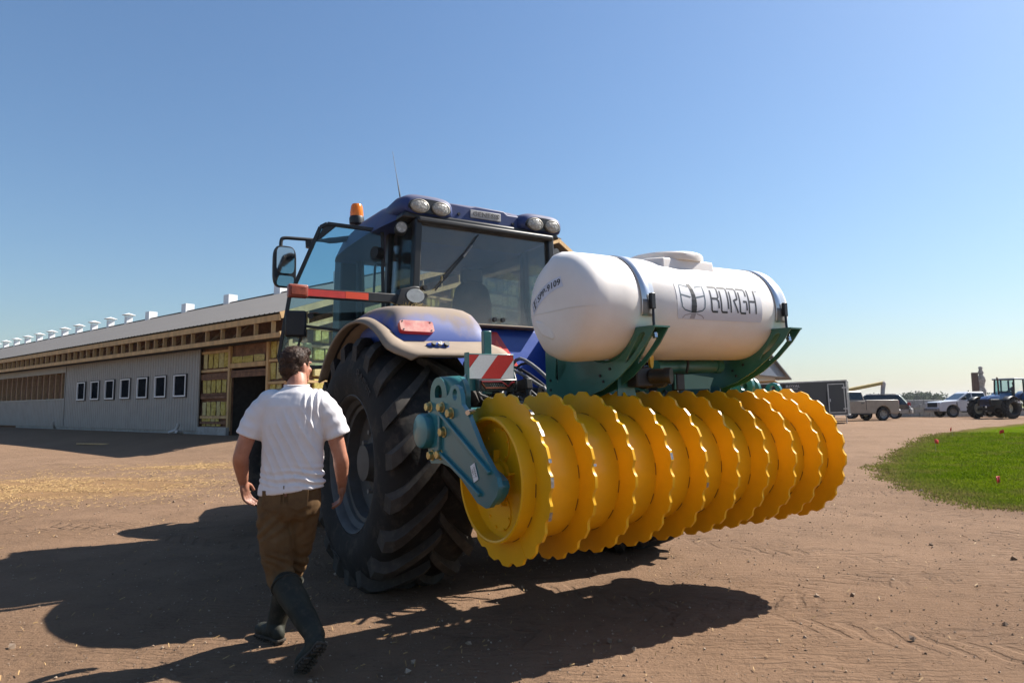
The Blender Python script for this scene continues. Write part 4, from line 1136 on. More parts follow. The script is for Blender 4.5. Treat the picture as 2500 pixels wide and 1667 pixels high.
def make_roller():
    root = empty('packer_roller', Tw(0, RY, RZ), (0, -RTILT, TRZ))
    tag(root, 'yellow toothed-disc packer roller raised behind the blue tractor on teal arms', 'packer roller')
    L = lambda x, y, z: Vector((x, y - RY, z - RZ))          # tractor coordinates to roller coordinates
    E = 1.4475
    prof = [(-1.372, .0), (-1.372, .343), (-E, .348), (-E - .004, .3585), (-E, .3685), (E, .3685), (E + .004, .3585), (E, .348), (1.372, .343), (1.372, .0)]
    MB().lathe(prof, n=96).build('drum', yellow, root, smooth=35)
    dm = disc_mesh(); rr = random.Random(4)
    for i in range(10):
        o = mkobj('disc', dm, yellow, root); o.location = (-1.35 + .3 * i, 0, 0); o.rotation_euler = (.12 + i * .047, 0, 0)
    # scraped bare edges on the nearest discs
    q = MB()
    for x, a0, a1 in ((-1.35, 2.52, 2.60), (-1.35, 3.05, 3.16), (-1.35, 3.42, 3.52), (-1.35, 2.86, 2.90), (-1.35, 2.22, 2.30), (-1.05, 2.95, 2.98), (-.45, 2.9, 2.98), (-.15, 3.3, 3.36)):
        a = np.linspace(a0, a1, 8); q.grid([[Vector((x - .0098, .5088 * cos(t), .5088 * sin(t))) for t in a], [Vector((x + .0098, .5088 * cos(t), .5088 * sin(t))) for t in a]])
    q.build('worn_edges', yellow_worn, root)['kind'] = 'stuff'
    # broken weld gaps round each disc foot
    for i in range(10):
        w = MB(); x = -1.35 + .3 * i
        for sx in (-.014, .014):
            for k in range(12):
                a0 = 2 * pi * k / 12 + i * .3; a = np.linspace(a0, a0 + .20, 7)
                w.tube([Vector((x + sx, .3695 * cos(t), .3695 * sin(t))) for t in a], .0028, 4)
        w.build('weld_gaps', weldmat, root)['kind'] = 'stuff'
        s_ = MB(); a = 4.2 + i * 1.1
        s_.bar(Vector((x - .0105, .37 * cos(a), .37 * sin(a))), Vector((x - .0105, .47 * cos(a), .47 * sin(a))), .006, .003, up=(1, 0, 0)); s_.build('seam', yellow, root)
    for sx in (-1, 1):
        X = 1.372 * sx
        # D shaped access covers and hub
        for up in (1, -1):
            ol = [(-.07, .10), (.04, .085), (.10, .11), (.135, .18), (.125, .25), (.07, .30), (-.03, .305), (-.10, .27), (-.125, .2), (-.11, .14)]
            ol = smooth_poly([(a, b * up) for a, b in ol], 2)
            c = MB().prism(ol, (X, .0, 0), (0, 1, 0), (0, 0, 1), (sx, 0, 0), .008).build('access_cover', yellow, root, bevel=.002)
            b = MB()
            for a_, z_ in ((-.08, .13), (.10, .14), (.11, .23), (.04, .285), (-.05, .29), (-.105, .22)): b.cyl((X + .008 * sx, a_, z_ * up), (X + .016 * sx, a_, z_ * up), .009, n=6)
            b.build('cover_bolts', yellow, c)['kind'] = 'stuff'
        MB().lathe([(0, .12), (.02, .12), (.025, .10), (.07, .095), (.075, .085), (.13, .085)], c=(X, 0, 0), ax=(sx, 0, 0), n=32).build('bearing_hub', yellow, root, smooth=35)
        MB().lathe([(.09, .098), (.125, .098)], c=(X, 0, 0), ax=(sx, 0, 0), n=32).build('seal_ring', blackpaint, root)
        st = MB()
        for a in (.3, 1.6, 2.9, 4.2, 5.4): st.bar((X + .02 * sx, .1 * cos(a), .1 * sin(a)), (X + .02 * sx, .17 * cos(a), .17 * sin(a)), .012, .05, up=(1, 0, 0))
        st.build('hub_ribs', yellow, root)['kind'] = 'stuff'
        # side arm
        ol = [(-1.46, 1.515), (-1.66, 1.512), (-1.705, 1.535), (-1.735, 1.575), (-1.785, 1.592), (-1.84, 1.575), (-1.868, 1.53), (-1.875, 1.47), (-1.945, 1.42), (-2.10, 1.225), (-2.275, 1.065), (-2.292, 1.01), (-2.27, .965), (-2.19, .895), (-2.15, .885), (-2.05, .905), (-1.83, 1.04), (-1.70, 1.085), (-1.60, 1.10), (-1.44, 1.09), (-1.405, 1.12), (-1.385, 1.22), (-1.40, 1.44)]
        hole = [(-1.79 + .032 * cos(t), 1.53 + .036 * sin(t)) for t in np.linspace(0, 2 * pi, 20, endpoint=False)]
        vs, fs = plate([ol, hole], .03)
        arm = MB().add([L(1.535 * sx + v.z, v.x, v.y) for v in vs], fs).build('side_arm', teal_arm, root, bevel=.008, seg=2)
        # thick tip that carries the bearing
        tip = smooth_poly([(-1.98, 1.06), (-2.06, 1.12), (-2.25, 1.06), (-2.285, 1.0), (-2.18, .90), (-2.10, .90)], 1)
        MB().prism(tip, L(1.46 * sx, 0, 0), (0, 1, 0), (0, 0, 1), (sx, 0, 0), .062).build('arm_boss', teal_arm, arm, bevel=.01)
        for a, b, w in (((-1.60, 1.415), (-2.215, 1.085), .026), ((-1.565, 1.175), (-2.10, .955), .026), ((-1.60, 1.40), (-1.585, 1.18), .022)):
            MB().bar(L(1.556 * sx, *a), L(1.556 * sx, *b), .032, w, up=(0, 0, 1)).build('arm_rib', teal_arm, arm, bevel=.006)
        MB().lathe([(0, .116), (.045, .116), (.058, .110), (.064, .095), (.064, 0)], c=L(1.545 * sx, -1.385, 1.30), ax=(sx, 0, 0), n=44).build('pivot_cap', teal_arm, arm, smooth=35)
        for y, z in ((-1.436, 1.457), (-1.618, 1.453), (-1.744, 1.416), (-1.636, 1.298), (-1.463, 1.143), (-1.584, 1.154)):
            bo = MB(); bo.cyl(L(1.55 * sx, y, z), L(1.557 * sx, y, z), .036, n=20); bo.cyl(L(1.557 * sx, y, z), L(1.585 * sx, y, z), .029, n=6); bo.build('hex_bolt', goldbolt, arm, bevel=.003)
        MB().cyl(L(1.50 * sx, -1.93, 1.425), L(1.56 * sx, -1.97, 1.42), .016, n=8).build('grease_bolt', chrome, arm)
        if sx < 0:
            c = L(-1.553, -2.03, 1.075); ev = Vector((0, .42, .9)).normalized(); eu = Vector((0, -ev.z, ev.y))
            lb = MB().prism([(-.028, -.05), (.028, -.05), (.028, .05), (-.028, .05)], c, eu, ev, (-1, 0, 0), .003).build('grease_label', paper, arm)
            for k, txt in enumerate(('GREASE', '10H  /')):
                vs, fs = text_mesh(txt, .021 if k == 0 else .024, .0004)
                rot90 = MB().add([c + Vector((-.0042, 0, 0)) + ev * (-v.x * .9) + eu * (v.y + (.012 if k == 0 else -.013)) for v in vs], fs); rot90.build('label_lettering', ink, lb, fix=False)
        # clamp ears over the beam
        for x, cy in ((1.495, -1.475), (1.425, -1.615)):
            ear = [(cy + .125 * cos(t), 1.525 + .125 * sin(t)) for t in np.linspace(-.25, pi + .35, 22)] + [(cy - .15, 1.30), (cy + .15, 1.30)]
            ih = [(cy + .055 * cos(t), 1.545 + .055 * sin(t)) for t in np.linspace(0, 2 * pi, 18, endpoint=False)]
            vs, fs = plate([ear, ih], .03)
            MB().add([L(x * sx + v.z, v.x, v.y) for v in vs], fs).build('clamp_ear', teal, root, bevel=.006)
        rows = []
        for t in np.linspace(.1, pi - .1, 14): rows.append([L(1.495 * sx, -1.475 + .118 * cos(t), 1.525 + .118 * sin(t)), L(1.425 * sx, -1.615 + .118 * cos(t), 1.525 + .118 * sin(t))])
        o = MB().grid(rows).build('clamp_cover', teal, root, smooth=60); o.modifiers.new('t', 'SOLIDIFY').thickness = .012
        # marker board
        bx = 1.06 * sx
        o = MB().box(L(bx - .0, -1.385, 1.69), (.40, .012, .26)).build('marker_board', teal, root, bevel=.003)
        MB().box(L(bx + .195 * sx, -1.405, 1.70), (.012, .05, .25)).build('board_flange', teal, o)
        w0, w1, z0, z1 = bx - .19, bx + .19, 1.645, 1.812
        yb = -1.393
        MB().prism([(w0, z0), (w1, z0), (w1, z1), (w0, z1)], L(0, yb, 0) * 0 + Vector((0, yb - RY, -RZ)), (1, 0, 0), (0, 0, 1), (0, -1, 0), .002).build('red_field', red_sheet, o)
        sh = .14
        for a in (-.155, .155):
            st = [(bx + a - .075, z0), (bx + a + .075, z0), (bx + a + .075 + sh, z1), (bx + a - .075 + sh, z1)]
            # clip to the board
            pl = []
            for (u0, v0), (u1, v1) in zip(st, st[1:] + st[:1]):
                if u0 <= w1: pl.append((u0, v0))
                if (u0 <= w1) != (u1 <= w1):
                    k = (w1 - u0) / (u1 - u0); pl.append((w1, v0 + k * (v1 - v0)))
            if len(pl) > 2: MB().prism(pl, Vector((0, yb - .0035 - RY, -RZ)), (1, 0, 0), (0, 0, 1), (0, -1, 0), .002).build('white_stripe', white_sheet, o)
        # lamp cluster
        lx = bx + .035 * (-sx)
        l_ = MB().box(L(lx, -1.415, 1.597), (.32, .05, .085)).build('rear_lamp', pbr('lamp_frame', (.06, .06, .062), .35), root, bevel=.008)
        MB().box(L(lx, -1.443, 1.597), (.285, .006, .066)).build('lamp_face', pbr('dark_lamp_face', (.02, .018, .018), .15, var=.5, nscale=90), l_)
        for mat, pts in ((pbr('dark_red_light_strip', (.16, .012, .014), .2), [(-.14, .022), (.02, .022), (.05, .004), (.075, -.012), (.10, .012), (.13, .02)]), (pbr('dull_amber_strip', (.14, .04, .02), .2), [(-.14, .016), (-.11, -.022), (.06, -.022)])):
            MB().tube([L(lx + a * 1.0, -1.447, 1.597 + b) for a, b in pts], .007, 6).build('light_strip', mat, l_)
        dd = MB()
        for k in range(7):
            for r_ in range(2): dd.box(L(lx - .07 + k * .017 + r_ * .008, -1.448, 1.603 - r_ * .012), (.007, .004, .006))
        dd.build('led_row', lens_grey, l_)
        # upright post
        MB().box(L(bx + .01 * sx, -1.36, 1.76), (.06, .045, .45)).build('board_post', teal, root, bevel=.004)
    # main beam and three point frame
    MB().box(L(0, -1.42, 1.36), (2.80, .17, .17)).build('main_beam', teal, root, bevel=.012)
    MB().box(L(0, -1.60, 1.30), (2.5, .10, .10)).build('rear_beam', teal, root, bevel=.01)
    for x in (-.43, .43):
        MB().prism([(-1.36, 1.30), (-1.30, .86), (-1.16, .82), (-1.12, 1.0), (-1.22, 1.44)], Vector((x - .015, -RY, -RZ)), (0, 1, 0), (0, 0, 1), (1, 0, 0), .03).build('hitch_plate', teal, root, bevel=.004)
        MB().prism([(-1.5, 1.40), (-1.25, 1.40), (-1.22, 1.62), (-1.30, 1.66), (-1.42, 1.62)], Vector((x * .25 - .015, -RY, -RZ)), (0, 1, 0), (0, 0, 1), (1, 0, 0), .03).build('mast_plate', teal, root, bevel=.004)
    # lugs standing on the frame, seen above the discs
    for x, y, z in ((1.05, -1.86, 1.52), (-.05, -1.80, 1.47), (.22, -1.80, 1.47)):
        ol = [(-.10, -.16), (.09, -.16)] + [(.02 + .085 * cos(t), .04 + .085 * sin(t)) for t in np.linspace(-.5, pi + .1, 18)]
        hl = [(.02 + .034 * cos(t), .04 + .034 * sin(t)) for t in np.linspace(0, 2 * pi, 16, endpoint=False)]
        vs, fs = plate([ol, hl], .03); MB().add([L(x + v.z, y - v.x, z + v.y) for v in vs], fs).build('frame_lug', teal, root, bevel=.005)
    MB().box(L(.9, -1.7, 1.45), (.5, .35, .03)).build('deck_plate', teal, root, bevel=.004)
    for k in range(4): MB().box(L(.62 + k * .12, -1.74, 1.50), (.014, .3, .12)).build('deck_rib', teal, root)
    # tank cradles
    ty, tz = -2.07, 2.093
    for x, tl in ((-.52, 0), (.80, .04)):
        cz = tz + .03 * x
        arc = [(ty - .358 * cos(t), cz + .358 * sin(t)) for t in np.linspace(radians(-27), radians(-178), 34)]
        low = [(ty + .52, cz - .16), (ty + .68, cz - .19), (ty + .68, cz - .56), (ty + .44, cz - .60), (ty + .22, cz - .585), (ty + .02, cz - .53), (ty - .14, cz - .455), (ty - .28, cz - .36), (ty - .40, cz - .255), (ty - .475, cz - .165)]
        # outline starts at the rear tip on the tank side
        ol = [(a, b) for a, b in arc] + low
        slot = [(ty - .325 + .035 * 0, cz - .205), (ty - .375, cz - .185), (ty - .395, cz - .205), (ty - .30, cz - .30), (ty - .215, cz - .372), (ty - .19, cz - .372), (ty - .24, cz - .31)]
        tri = [(ty + .54, cz - .24), (ty + .57, cz - .50), (ty + .42, cz - .37), (ty + .42, cz - .33)]
        for sx in (-.055, .055):
            vs, fs = plate([ol, smooth_poly(slot, 2), smooth_poly(tri, 1)] if sx < 0 else [ol, smooth_poly(slot, 2)], .010)
            MB().add([L(x + sx + v.z, v.x, v.y) for v in vs], fs).build('cradle_plate', teal_green, root, bevel=.002)
        rows = [[L(x - .06, ty - .352 * cos(t), cz + .352 * sin(t)), L(x + .06, ty - .352 * cos(t), cz + .352 * sin(t))] for t in np.linspace(radians(-27), radians(-178), 40)]
        o = MB().grid(rows).build('saddle_strip', teal_green, root, smooth=60); o.modifiers.new('t', 'SOLIDIFY').thickness = .010
        t = radians(-27); MB().bar(L(x, ty - .35 * cos(t), cz + .35 * sin(t)), L(x, ty - .478, cz - .163), .13, .010, up=(0, .4, 1)).build('cradle_cap', teal_green, root)
        bb = MB()
        for a, b in ((ty + .05, cz - .44), (ty - .05, cz - .40), (ty + .02, cz - .48), (ty + .62, cz - .45), (ty + .62, cz - .52)): bb.cyl(L(x - .06, a, b), L(x - .068, a, b), .010, n=6)
        bb.build('cradle_bolts', black, root)['kind'] = 'stuff'
    # hydraulic cylinder, pump, valve and hoses under the tank
    m = MB(); m.cyl(L(.02, -1.95, 1.70), L(.62, -1.95, 1.72), .055, n=22); m.cyl(L(-.02, -1.95, 1.70), L(.03, -1.95, 1.70), .06, n=22); m.cyl(L(.60, -1.95, 1.72), L(.66, -1.95, 1.722), .062, n=22); m.build('hydraulic_cylinder', teal_green, root, smooth=40)
    MB().prism([(.05, 1.54), (.40, 1.54), (.45, 1.62), (.22, 1.645), (.05, 1.645)], Vector((0, -2.08 - RY, -RZ)), (1, 0, 0), (0, 0, 1), (0, 1, 0), .012).build('side_bracket', teal_green, root)
    p = MB(); p.box(L(-.36, -2.16, 1.62), (.14, .10, .13)); p.build('pump_body', black, root, bevel=.012)
    MB().lathe([(0, .05), (.09, .048), (.10, .054), (.14, .054), (.14, .03)], c=L(-.30, -2.20, 1.625), ax=(.5, -.85, 0), n=24).build('pump_outlet', black, root, smooth=40)
    m = MB(); m.cyl(L(-.26, -2.08, 1.60), L(-.02, -2.02, 1.62), .058, n=22); m.build('suction_pipe', black, root, smooth=40); MB().cyl(L(-.06, -2.04, 1.615), L(-.035, -2.03, 1.616), .064, n=22).build('hose_clamp', chrome, root)
    MB().prism(smooth_poly([(-.018, 0), (.018, 0), (.018, .15), (-.018, .15)], 2), L(-.27, -2.17, 1.68), (1, 0, 0), (0, 0, 1), (0, -1, 0), .018).build('valve_handle', yellow, root)
    MB().box(L(.10, -2.06, 1.59), (.08, .06, .12)).build('filter_bowl', black, root, bevel=.01)
    MB().prism([(-.50, 1.50), (-.34, 1.50), (-.40, 1.70), (-.46, 1.72), (-.50, 1.66)], Vector((0, -2.10 - RY, -RZ)), (1, 0, 0), (0, 0, 1), (0, 1, 0), .01).build('pump_bracket', teal, root)
    MB().tube([L(*q) for q in catmull([(-.02, -2.02, 1.775), (.10, -2.06, 1.765), (.25, -2.06, 1.775), (.42, -2.05, 1.80), (.52, -2.04, 1.83)], 5)], .020, 9).build('hose', black, root, smooth=60)
    MB().tube([L(*q) for q in catmull([(.2, -2.0, 1.78), (.22, -2.05, 1.74), (.22, -2.03, 1.66)], 5)], .010, 7).build('hose', black, root, smooth=60)
    for x in (.53, .62, .70):
        f = MB(); f.cyl(L(x, -2.04, 1.77), L(x, -2.04, 1.86), .018, n=10); f.cyl(L(x - .03, -2.04, 1.85), L(x + .03, -2.04, 1.85), .024, n=6); f.cyl(L(x, -2.02, 1.80), L(x, -2.09, 1.80), .02, n=6); f.build('fitting', chrome, root)
    MB().bar(L(.44, -2.03, 1.785), L(.78, -2.03, 1.80), .05, .012).build('fitting_bracket', teal_green, root)
    rr = random.Random(3)
    for k in range(9):
        x = -.5 + rr.random() * .9; pts = [(x, -1.9, 1.66), (x + rr.gauss(0, .05), -1.75, 1.62 + rr.random() * .1), (x + rr.gauss(0, .1), -1.55, 1.5 + rr.random() * .1), (x + rr.gauss(0, .1), -1.3, 1.45)]
        MB().tube([L(*q) for q in catmull(pts, 5)], .012 + .006 * rr.random(), 7).build('hose', black, root, smooth=60)
    return root
ROLLER = make_roller()

# ================================================================== TANK
def make_tank():
    TR, TILT = .345, .03
    root = empty('liquid_tank', Tw(0, -2.07, 2.093), (0, -TILT, TRZ))
    tag(root, 'white plastic liquid tank lying on its side in teal cradles above the roller', 'tank')
    t = NT('white_polyethylene'); p = t.pos()
    c = t.mix(t.step(t.noise(2, 4, .6, p), .3, .7), (.70, .655, .61), (.76, .725, .69))
    c = t.mix(t.math('MULTIPLY', t.step(t.noise(60, 3, .6, p), .66, .75), .25), c, (.45, .40, .34))
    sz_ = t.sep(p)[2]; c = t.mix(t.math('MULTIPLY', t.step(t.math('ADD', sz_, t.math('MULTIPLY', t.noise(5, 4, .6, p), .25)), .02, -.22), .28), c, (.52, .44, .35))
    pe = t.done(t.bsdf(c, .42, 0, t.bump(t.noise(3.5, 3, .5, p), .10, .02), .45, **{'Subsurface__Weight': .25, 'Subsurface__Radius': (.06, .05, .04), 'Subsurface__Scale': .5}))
    prof = [(-1.020, .0), (-1.018, .12), (-1.008, .22), (-.985, .285), (-.95, .322), (-.90, .341), (-.83, .347), (-.70, .347), (-.60, .346), (-.583, .340), (-.46, .340), (-.443, .346), (0, .346),
            (.723, .346), (.74, .340), (.86, .340), (.875, .343), (.905, .330), (.935, .30), (.958, .25), (.975, .17), (.983, .08), (.985, 0)]
    n = 96; rows = []
    for h, r in prof:
        row = []
        for i in range(n):
            a = 2 * pi * i / n
            x, rr = h, r
            # moulded sump recess low on the near end, lifting lug high on it
            cy, sz = cos(a), sin(a)
            if h < -.62 and h > -1.018 and sz < -.55: rr *= 1 + .035 * S(-.62, -.80, h) * S(-.55, -.9, sz)
            if h < -.70 and sz > .80: rr *= 1 + .05 * S(-.70, -.76, h) * S(.88, .95, sz) * S(-.25, -.05, -abs(cy - .12))
            row.append(Vector((x, rr * cy, rr * sz)))
        rows.append(row)
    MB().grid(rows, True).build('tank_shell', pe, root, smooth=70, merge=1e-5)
    # manway: moulded block and lid
    blk = [(.33, -.14), (.33, .14), (.24, .22), (-.24, .22), (-.33, .14), (-.33, -.14), (-.24, -.22), (.24, -.22)]
    rings = [[Vector((a * k, b * k, z)) for a, b in blk] for z, k in ((.22, 1.03), (.318, 1.0), (.328, .985), (.332, .96))]
    MB().loft(rings).build('manway_block', pe, root, bevel=.012, seg=3)
    MB().lathe([(.328, .245), (.345, .25), (.372, .25), (.382, .243), (.384, .20), (.378, .19), (.376, 0)], c=(0, 0, 0), ax=(0, 0, 1), n=56, scale=(1.12, 1)).build('manway_lid', pe, root, smooth=35)
    # end facet details on the near end (moulded foot)
    MB().prism([(.03, -.10), (.20, -.07), (.195, -.12), (.13, -.185), (.01, -.225), (-.02, -.21)], (-1.016, 0, 0), (0, 1, 0), (0, 0, 1), (1, 0, 0), .12).build('moulded_foot', pe, root, bevel=.02, seg=4)
    # straps
    strap = NT('polished_strap'); sp = strap.pos(); strap_m = strap.done(strap.bsdf(strap.mix(strap.noise(3), (.62, .63, .65), (.74, .75, .77)), .30, .8, None, .5))
    for x in (-.52, .80):
        a = np.linspace(radians(-14), radians(150), 46)
        rows = [[Vector((x - .055, -.3475 * cos(q), .3475 * sin(q))) for q in a], [Vector((x + .055, -.3475 * cos(q), .3475 * sin(q))) for q in a]]
        o = MB().grid(rows).build('strap', strap_m, root, smooth=60, fix=False); o.modifiers.new('t', 'SOLIDIFY').thickness = .004
        a = np.linspace(radians(-15), radians(2), 6)
        rows = [[Vector((x - .05, -.354 * cos(q), .354 * sin(q))) for q in a], [Vector((x + .05, -.354 * cos(q), .354 * sin(q))) for q in a]]
        c = MB().grid(rows).build('clamp_plate', steel, o, smooth=60); c.modifiers.new('t', 'SOLIDIFY').thickness = .006
        MB().box((x + .01, -.372, .0), (.036, .028, .10)).build('clamp_block', blackpaint, o, bevel=.004)
        MB().tube(catmull([(x + .012, -.372, .03), (x + .012, -.375, -.06), (x - .0, -.385, -.12), (x - .012, -.40, -.185), (x - .018, -.405, -.22)], 4), .009, 8).build('tension_rod', blackpaint, o)
        MB().cyl((x - .018, -.405, -.205), (x - .018, -.41, -.235), .018, n=6).build('rod_nut', chrome, o)
    def endx(r):
        for (h0, r0), (h1, r1) in zip(prof[:9], prof[1:9]):
            if r0 <= r <= r1: return h0 + (h1 - h0) * (r - r0) / (r1 - r0)
        return -.6
    MB().tube([Vector((endx(min(.345, sqrt(y * y + .0016))) - .0005, y, -.04 - .0 * y)) for y in np.linspace(.335, -.335, 40)], .0022, 6).build('mould_seam', pe, root, smooth=60)
    # printed decal wrapped on the shell
    RR = .3468
    def cp(u, v, lift=.0): q = v / RR; return Vector((u, -(RR + lift) * cos(q), (RR + lift) * sin(q)))
    u0, u1, v0, v1 = -.262, .588, radians(-16.5) * RR, radians(27.5) * RR
    t = NT('silver_decal'); pz = t.sep(t.pos())[2]
    dm = t.done(t.bsdf(t.mix(t.step(pz, -.10, .15), (.56, .56, .60), (.80, .80, .80)), .35, 0, None, .5))
    rows = []
    for j in range(13):
        v = v0 + (v1 - v0) * j / 12; e = .02 * (max(0, abs(j - 6) - 5))
        rows.append([cp(u0 + e * .6 + (u1 - u0 - e * 1.2) * i / 6, v, .0012) for i in range(7)])
    dec = MB().grid(rows).build('decal', dm, root, smooth=60)
    def ribbon(mb, pts, w, lift=.0022):
        pts = [Vector((a, b, 0)) for a, b in pts]; P = []
        for a, b in zip(pts, pts[1:]):
            k = max(1, int((b - a).length / .012))
            for i in range(k): P.append(a.lerp(b, i / k))
        P.append(pts[-1]); L_, R_ = [], []
        for i, q in enumerate(P):
            a = P[max(0, i - 1)]; b = P[min(len(P) - 1, i + 1)]; d = (b - a).normalized(); n_ = Vector((-d.y, d.x, 0)) * w / 2
            L_.append(cp(q.x + n_.x, q.y + n_.y, lift)); R_.append(cp(q.x - n_.x, q.y - n_.y, lift))
        mb.grid([L_, R_])
    glyph = {'B': [[(-.12, 1), (.50, 1), (.6, .92), (.6, .60), (.48, .52)], [(0, .52), (.45, .52), (.6, .42), (.6, .14)], [(0, .87), (0, .06), (.07, 0), (.5, 0)]],
             'O': [[(-.12, 1), (.50, 1), (.6, .92), (.6, .14)], [(0, .87), (0, .06), (.07, 0), (.5, 0)]],
             'R': [[(-.12, 1), (.50, 1), (.6, .92), (.6, .56), (.28, .50), (.62, 0)], [(0, .87), (0, 0)]],
             'G': [[(-.12, 1), (.50, 1), (.6, .92), (.6, .70)], [(0, .87), (0, .06), (.07, 0), (.5, 0)], [(.3, .48), (.6, .48), (.6, .12)]],
             'H': [[(0, 1), (0, 0)], [(.6, 1), (.6, 0)], [(0, .5), (.6, .5)]]}
    hb, ht = radians(-6.8) * RR, radians(21.8) * RR; H = ht - hb
    for i, ch in enumerate('BORGH'):
        m = MB(); ub = .062 + i * .0965
        for st in glyph[ch]: ribbon(m, [(ub + a * .118, hb + b * H) for a, b in st], .0140)
        m.build('lettering', ink, dec, fix=False)
    m = MB(); vs, fs = text_mesh('TM', .022, 0); m.add([cp(.545 + v.x, ht - .008 + v.y, .002) for v in vs], fs); m.build('lettering', ink, dec, fix=False)
    lu0, lu1, lb, lt = -.225, .0, radians(-9) * RR, radians(22) * RR
    def lg(a, b): return (lu0 + a * (lu1 - lu0), lb + b * (lt - lb))
    steelblue = pbr('logo_outline', (.06, .10, .13), .5)
    m = MB()
    for st in ([(.02, 1.0), (0, .75), (.0, .45), (.03, .18), (.14, .08), (.42, .02)], [(.98, 1.0), (1, .75), (1, .45), (.97, .18), (.86, .08), (.60, .02)], [(.05, 1.0), (.36, .93)], [(.64, .93), (.95, 1.0)], [(.02, .62), (.40, .54)], [(.62, .54), (.98, .62)]):
        ribbon(m, [lg(*q) for q in st], .0085)
    m.build('logo_outline', steelblue, dec, fix=False)
    m = MB(); cl = [(.40, 1.04, .16), (.48, .85, .15), (.52, .65, .16), (.53, .45, .19), (.52, .25, .22), (.51, .10, .22), (.50, -.01, .20)]
    m.grid([[cp(*lg(a - w / 2, b), .0022) for a, b, w in cl], [cp(*lg(a + w / 2, b), .0022) for a, b, w in cl]]); m.build('logo_blade', ink, dec, fix=False)
    greyink = pbr('grey_print', (.30, .28, .29), .5)
    m = MB(); cl = [(.50, -.03, .19), (.47, -.14, .20), (.45, -.22, .20)]
    m.grid([[cp(*lg(a - w / 2, b), .0022) for a, b, w in cl], [cp(*lg(a + w / 2, b), .0022) for a, b, w in cl]])
    ribbon(m, [lg(.05, -.20), lg(.15, -.10), lg(.40, -.04)], .006); ribbon(m, [lg(.95, -.20), lg(.85, -.10), lg(.62, -.04)], .006)
    m.build('logo_shadow', greyink, dec, fix=False)
    m = MB(); ribbon(m, [lg(.0, 1.16), lg(.25, 1.10), lg(.7, 1.10), lg(1.0, 1.17)], .016); m.build('logo_cap', white_print, dec, fix=False)
    # model number strip on the domed near end
    def xe(r):
        pr = prof[:9]
        for (h0, r0), (h1, r1) in zip(pr, pr[1:]):
            if r0 <= r <= r1: return h0 + (h1 - h0) * (r - r0) / (r1 - r0)
        return -.60
    cy0, cz0, ra = -.30, -.16, .38
    def arc(s, w, lift):                                # s along the strip, w across
        q = s / ra; ang = pi / 2 - .75 + q
        # centre of curvature lies low on the far side so the strip bows upwards
        y = -.14 - (-ra * cos(ang)) * 1.0; z = -.145 + ra * sin(ang)
        y += (w) * cos(ang); z += w * sin(ang)
        r = sqrt(y * y + z * z); return Vector((xe(min(r, .34)) - lift, y, z))
    # reading direction on this end runs towards -Y
    def sp_(s, w, lift):
        p0 = Vector((.225, -.004)); p1 = Vector((-.122, .133)); d = p1 - p0; Ln = d.length; d /= Ln; nrm_ = Vector((d.y, -d.x)); nrm_ = nrm_ if nrm_.y > 0 else -nrm_
        k = s / Ln; q = p0 + d * s + nrm_ * (w + .033 * 4 * k * (1 - k)); r = sqrt(q.x ** 2 + q.y ** 2)
        return Vector((xe(min(r, .344)) - lift, q.x, q.y))
    rows = [[sp_(.0 + .365 * i / 24, w, .002) for i in range(25)] for w in (-.035, -.012, .012, .04)]
    st = MB().grid(rows).build('number_strip', pbr('pale_blue_strip', (.55, .58, .68), .45), root, smooth=60)
    vs, fs = text_mesh('SPP-9109', .060, 0, align='LEFT', space=1.08, res=3)
    vs = [Vector((v.x + v.y * .22, v.y, 0)) for v in vs]; wmax = max(v.x for v in vs)
    m = MB()
    for dx in (0, .0022, .0044): m.add([sp_(.085 + v.x * .265 / wmax + dx, v.y + .002, .0032 + dx * .02) for v in vs], fs)
    m.build('lettering', ink, st, fix=False)
    m = MB()
    for a0, a1 in ((.012, .036), (.046, .068)):
        for w_ in (-.022, .004, .028): m.grid([[sp_(a0, w_, .0032), sp_(a1, w_, .0032)], [sp_(a0, w_ + .003, .0032), sp_(a1, w_ + .003, .0032)]])
        for a_ in (a0, a1): m.grid([[sp_(a_ - .0015, -.022, .0032), sp_(a_ + .0015, -.022, .0032)], [sp_(a_ - .0015, .03, .0032), sp_(a_ + .0015, .03, .0032)]])
    m.grid([[sp_(.036, -.026, .0034), sp_(.046, -.026, .0034)], [sp_(.036, .032, .0034), sp_(.046, .032, .0034)]])
    m.build('logo_outline', ink, st, fix=False)
    return root
TANK = make_tank()
# ================================================================== BACKGROUND VEHICLES AND YARD
car_black = pbr('dark_car_plastic', (.012, .012, .013), .5, var=.2)
car_glass = pbr('car_glass', (.012, .016, .020), .06, var=.2, spec=.7)
car_tyre = pbr('car_tyre', (.018, .017, .017), .8, var=.2, dirt=.3)
alloy = pbr('alloy_rim', (.30, .29, .28), .4, metal=.5, var=.2)
tail_red = pbr('tail_lamp_red', (.30, .012, .015), .25)
head_lamp = pbr('head_lamp', (.55, .56, .57), .15)

def car_wheel(parent, x, y, r, w, s):
    e = empty('wheel', (x, y, r), (0, 0, 0), parent)
    MB().lathe([(-w / 2, r * .62), (-w / 2, r * .92), (-w * .36, r), (w * .36, r), (w / 2, r * .92), (w / 2, r * .62)], ax=(0, 1, 0), n=26, closed=True).build('tyre', car_tyre, e, smooth=40)
    m = MB(); m.lathe([(w * .44 * s, r * .62), (w * .40 * s, r * .55), (w * .1 * s, r * .52), (w * .1 * s, 0)], ax=(0, 1, 0), n=22, cap0=False)
    for k in range(6):
        a = 2 * pi * k / 6; m.bar((0, w * .36 * s, 0), (cos(a) * r * .56, w * .40 * s, sin(a) * r * .56), r * .12, .03, up=(0, 1, 0))
    m.build('rim', alloy, e)

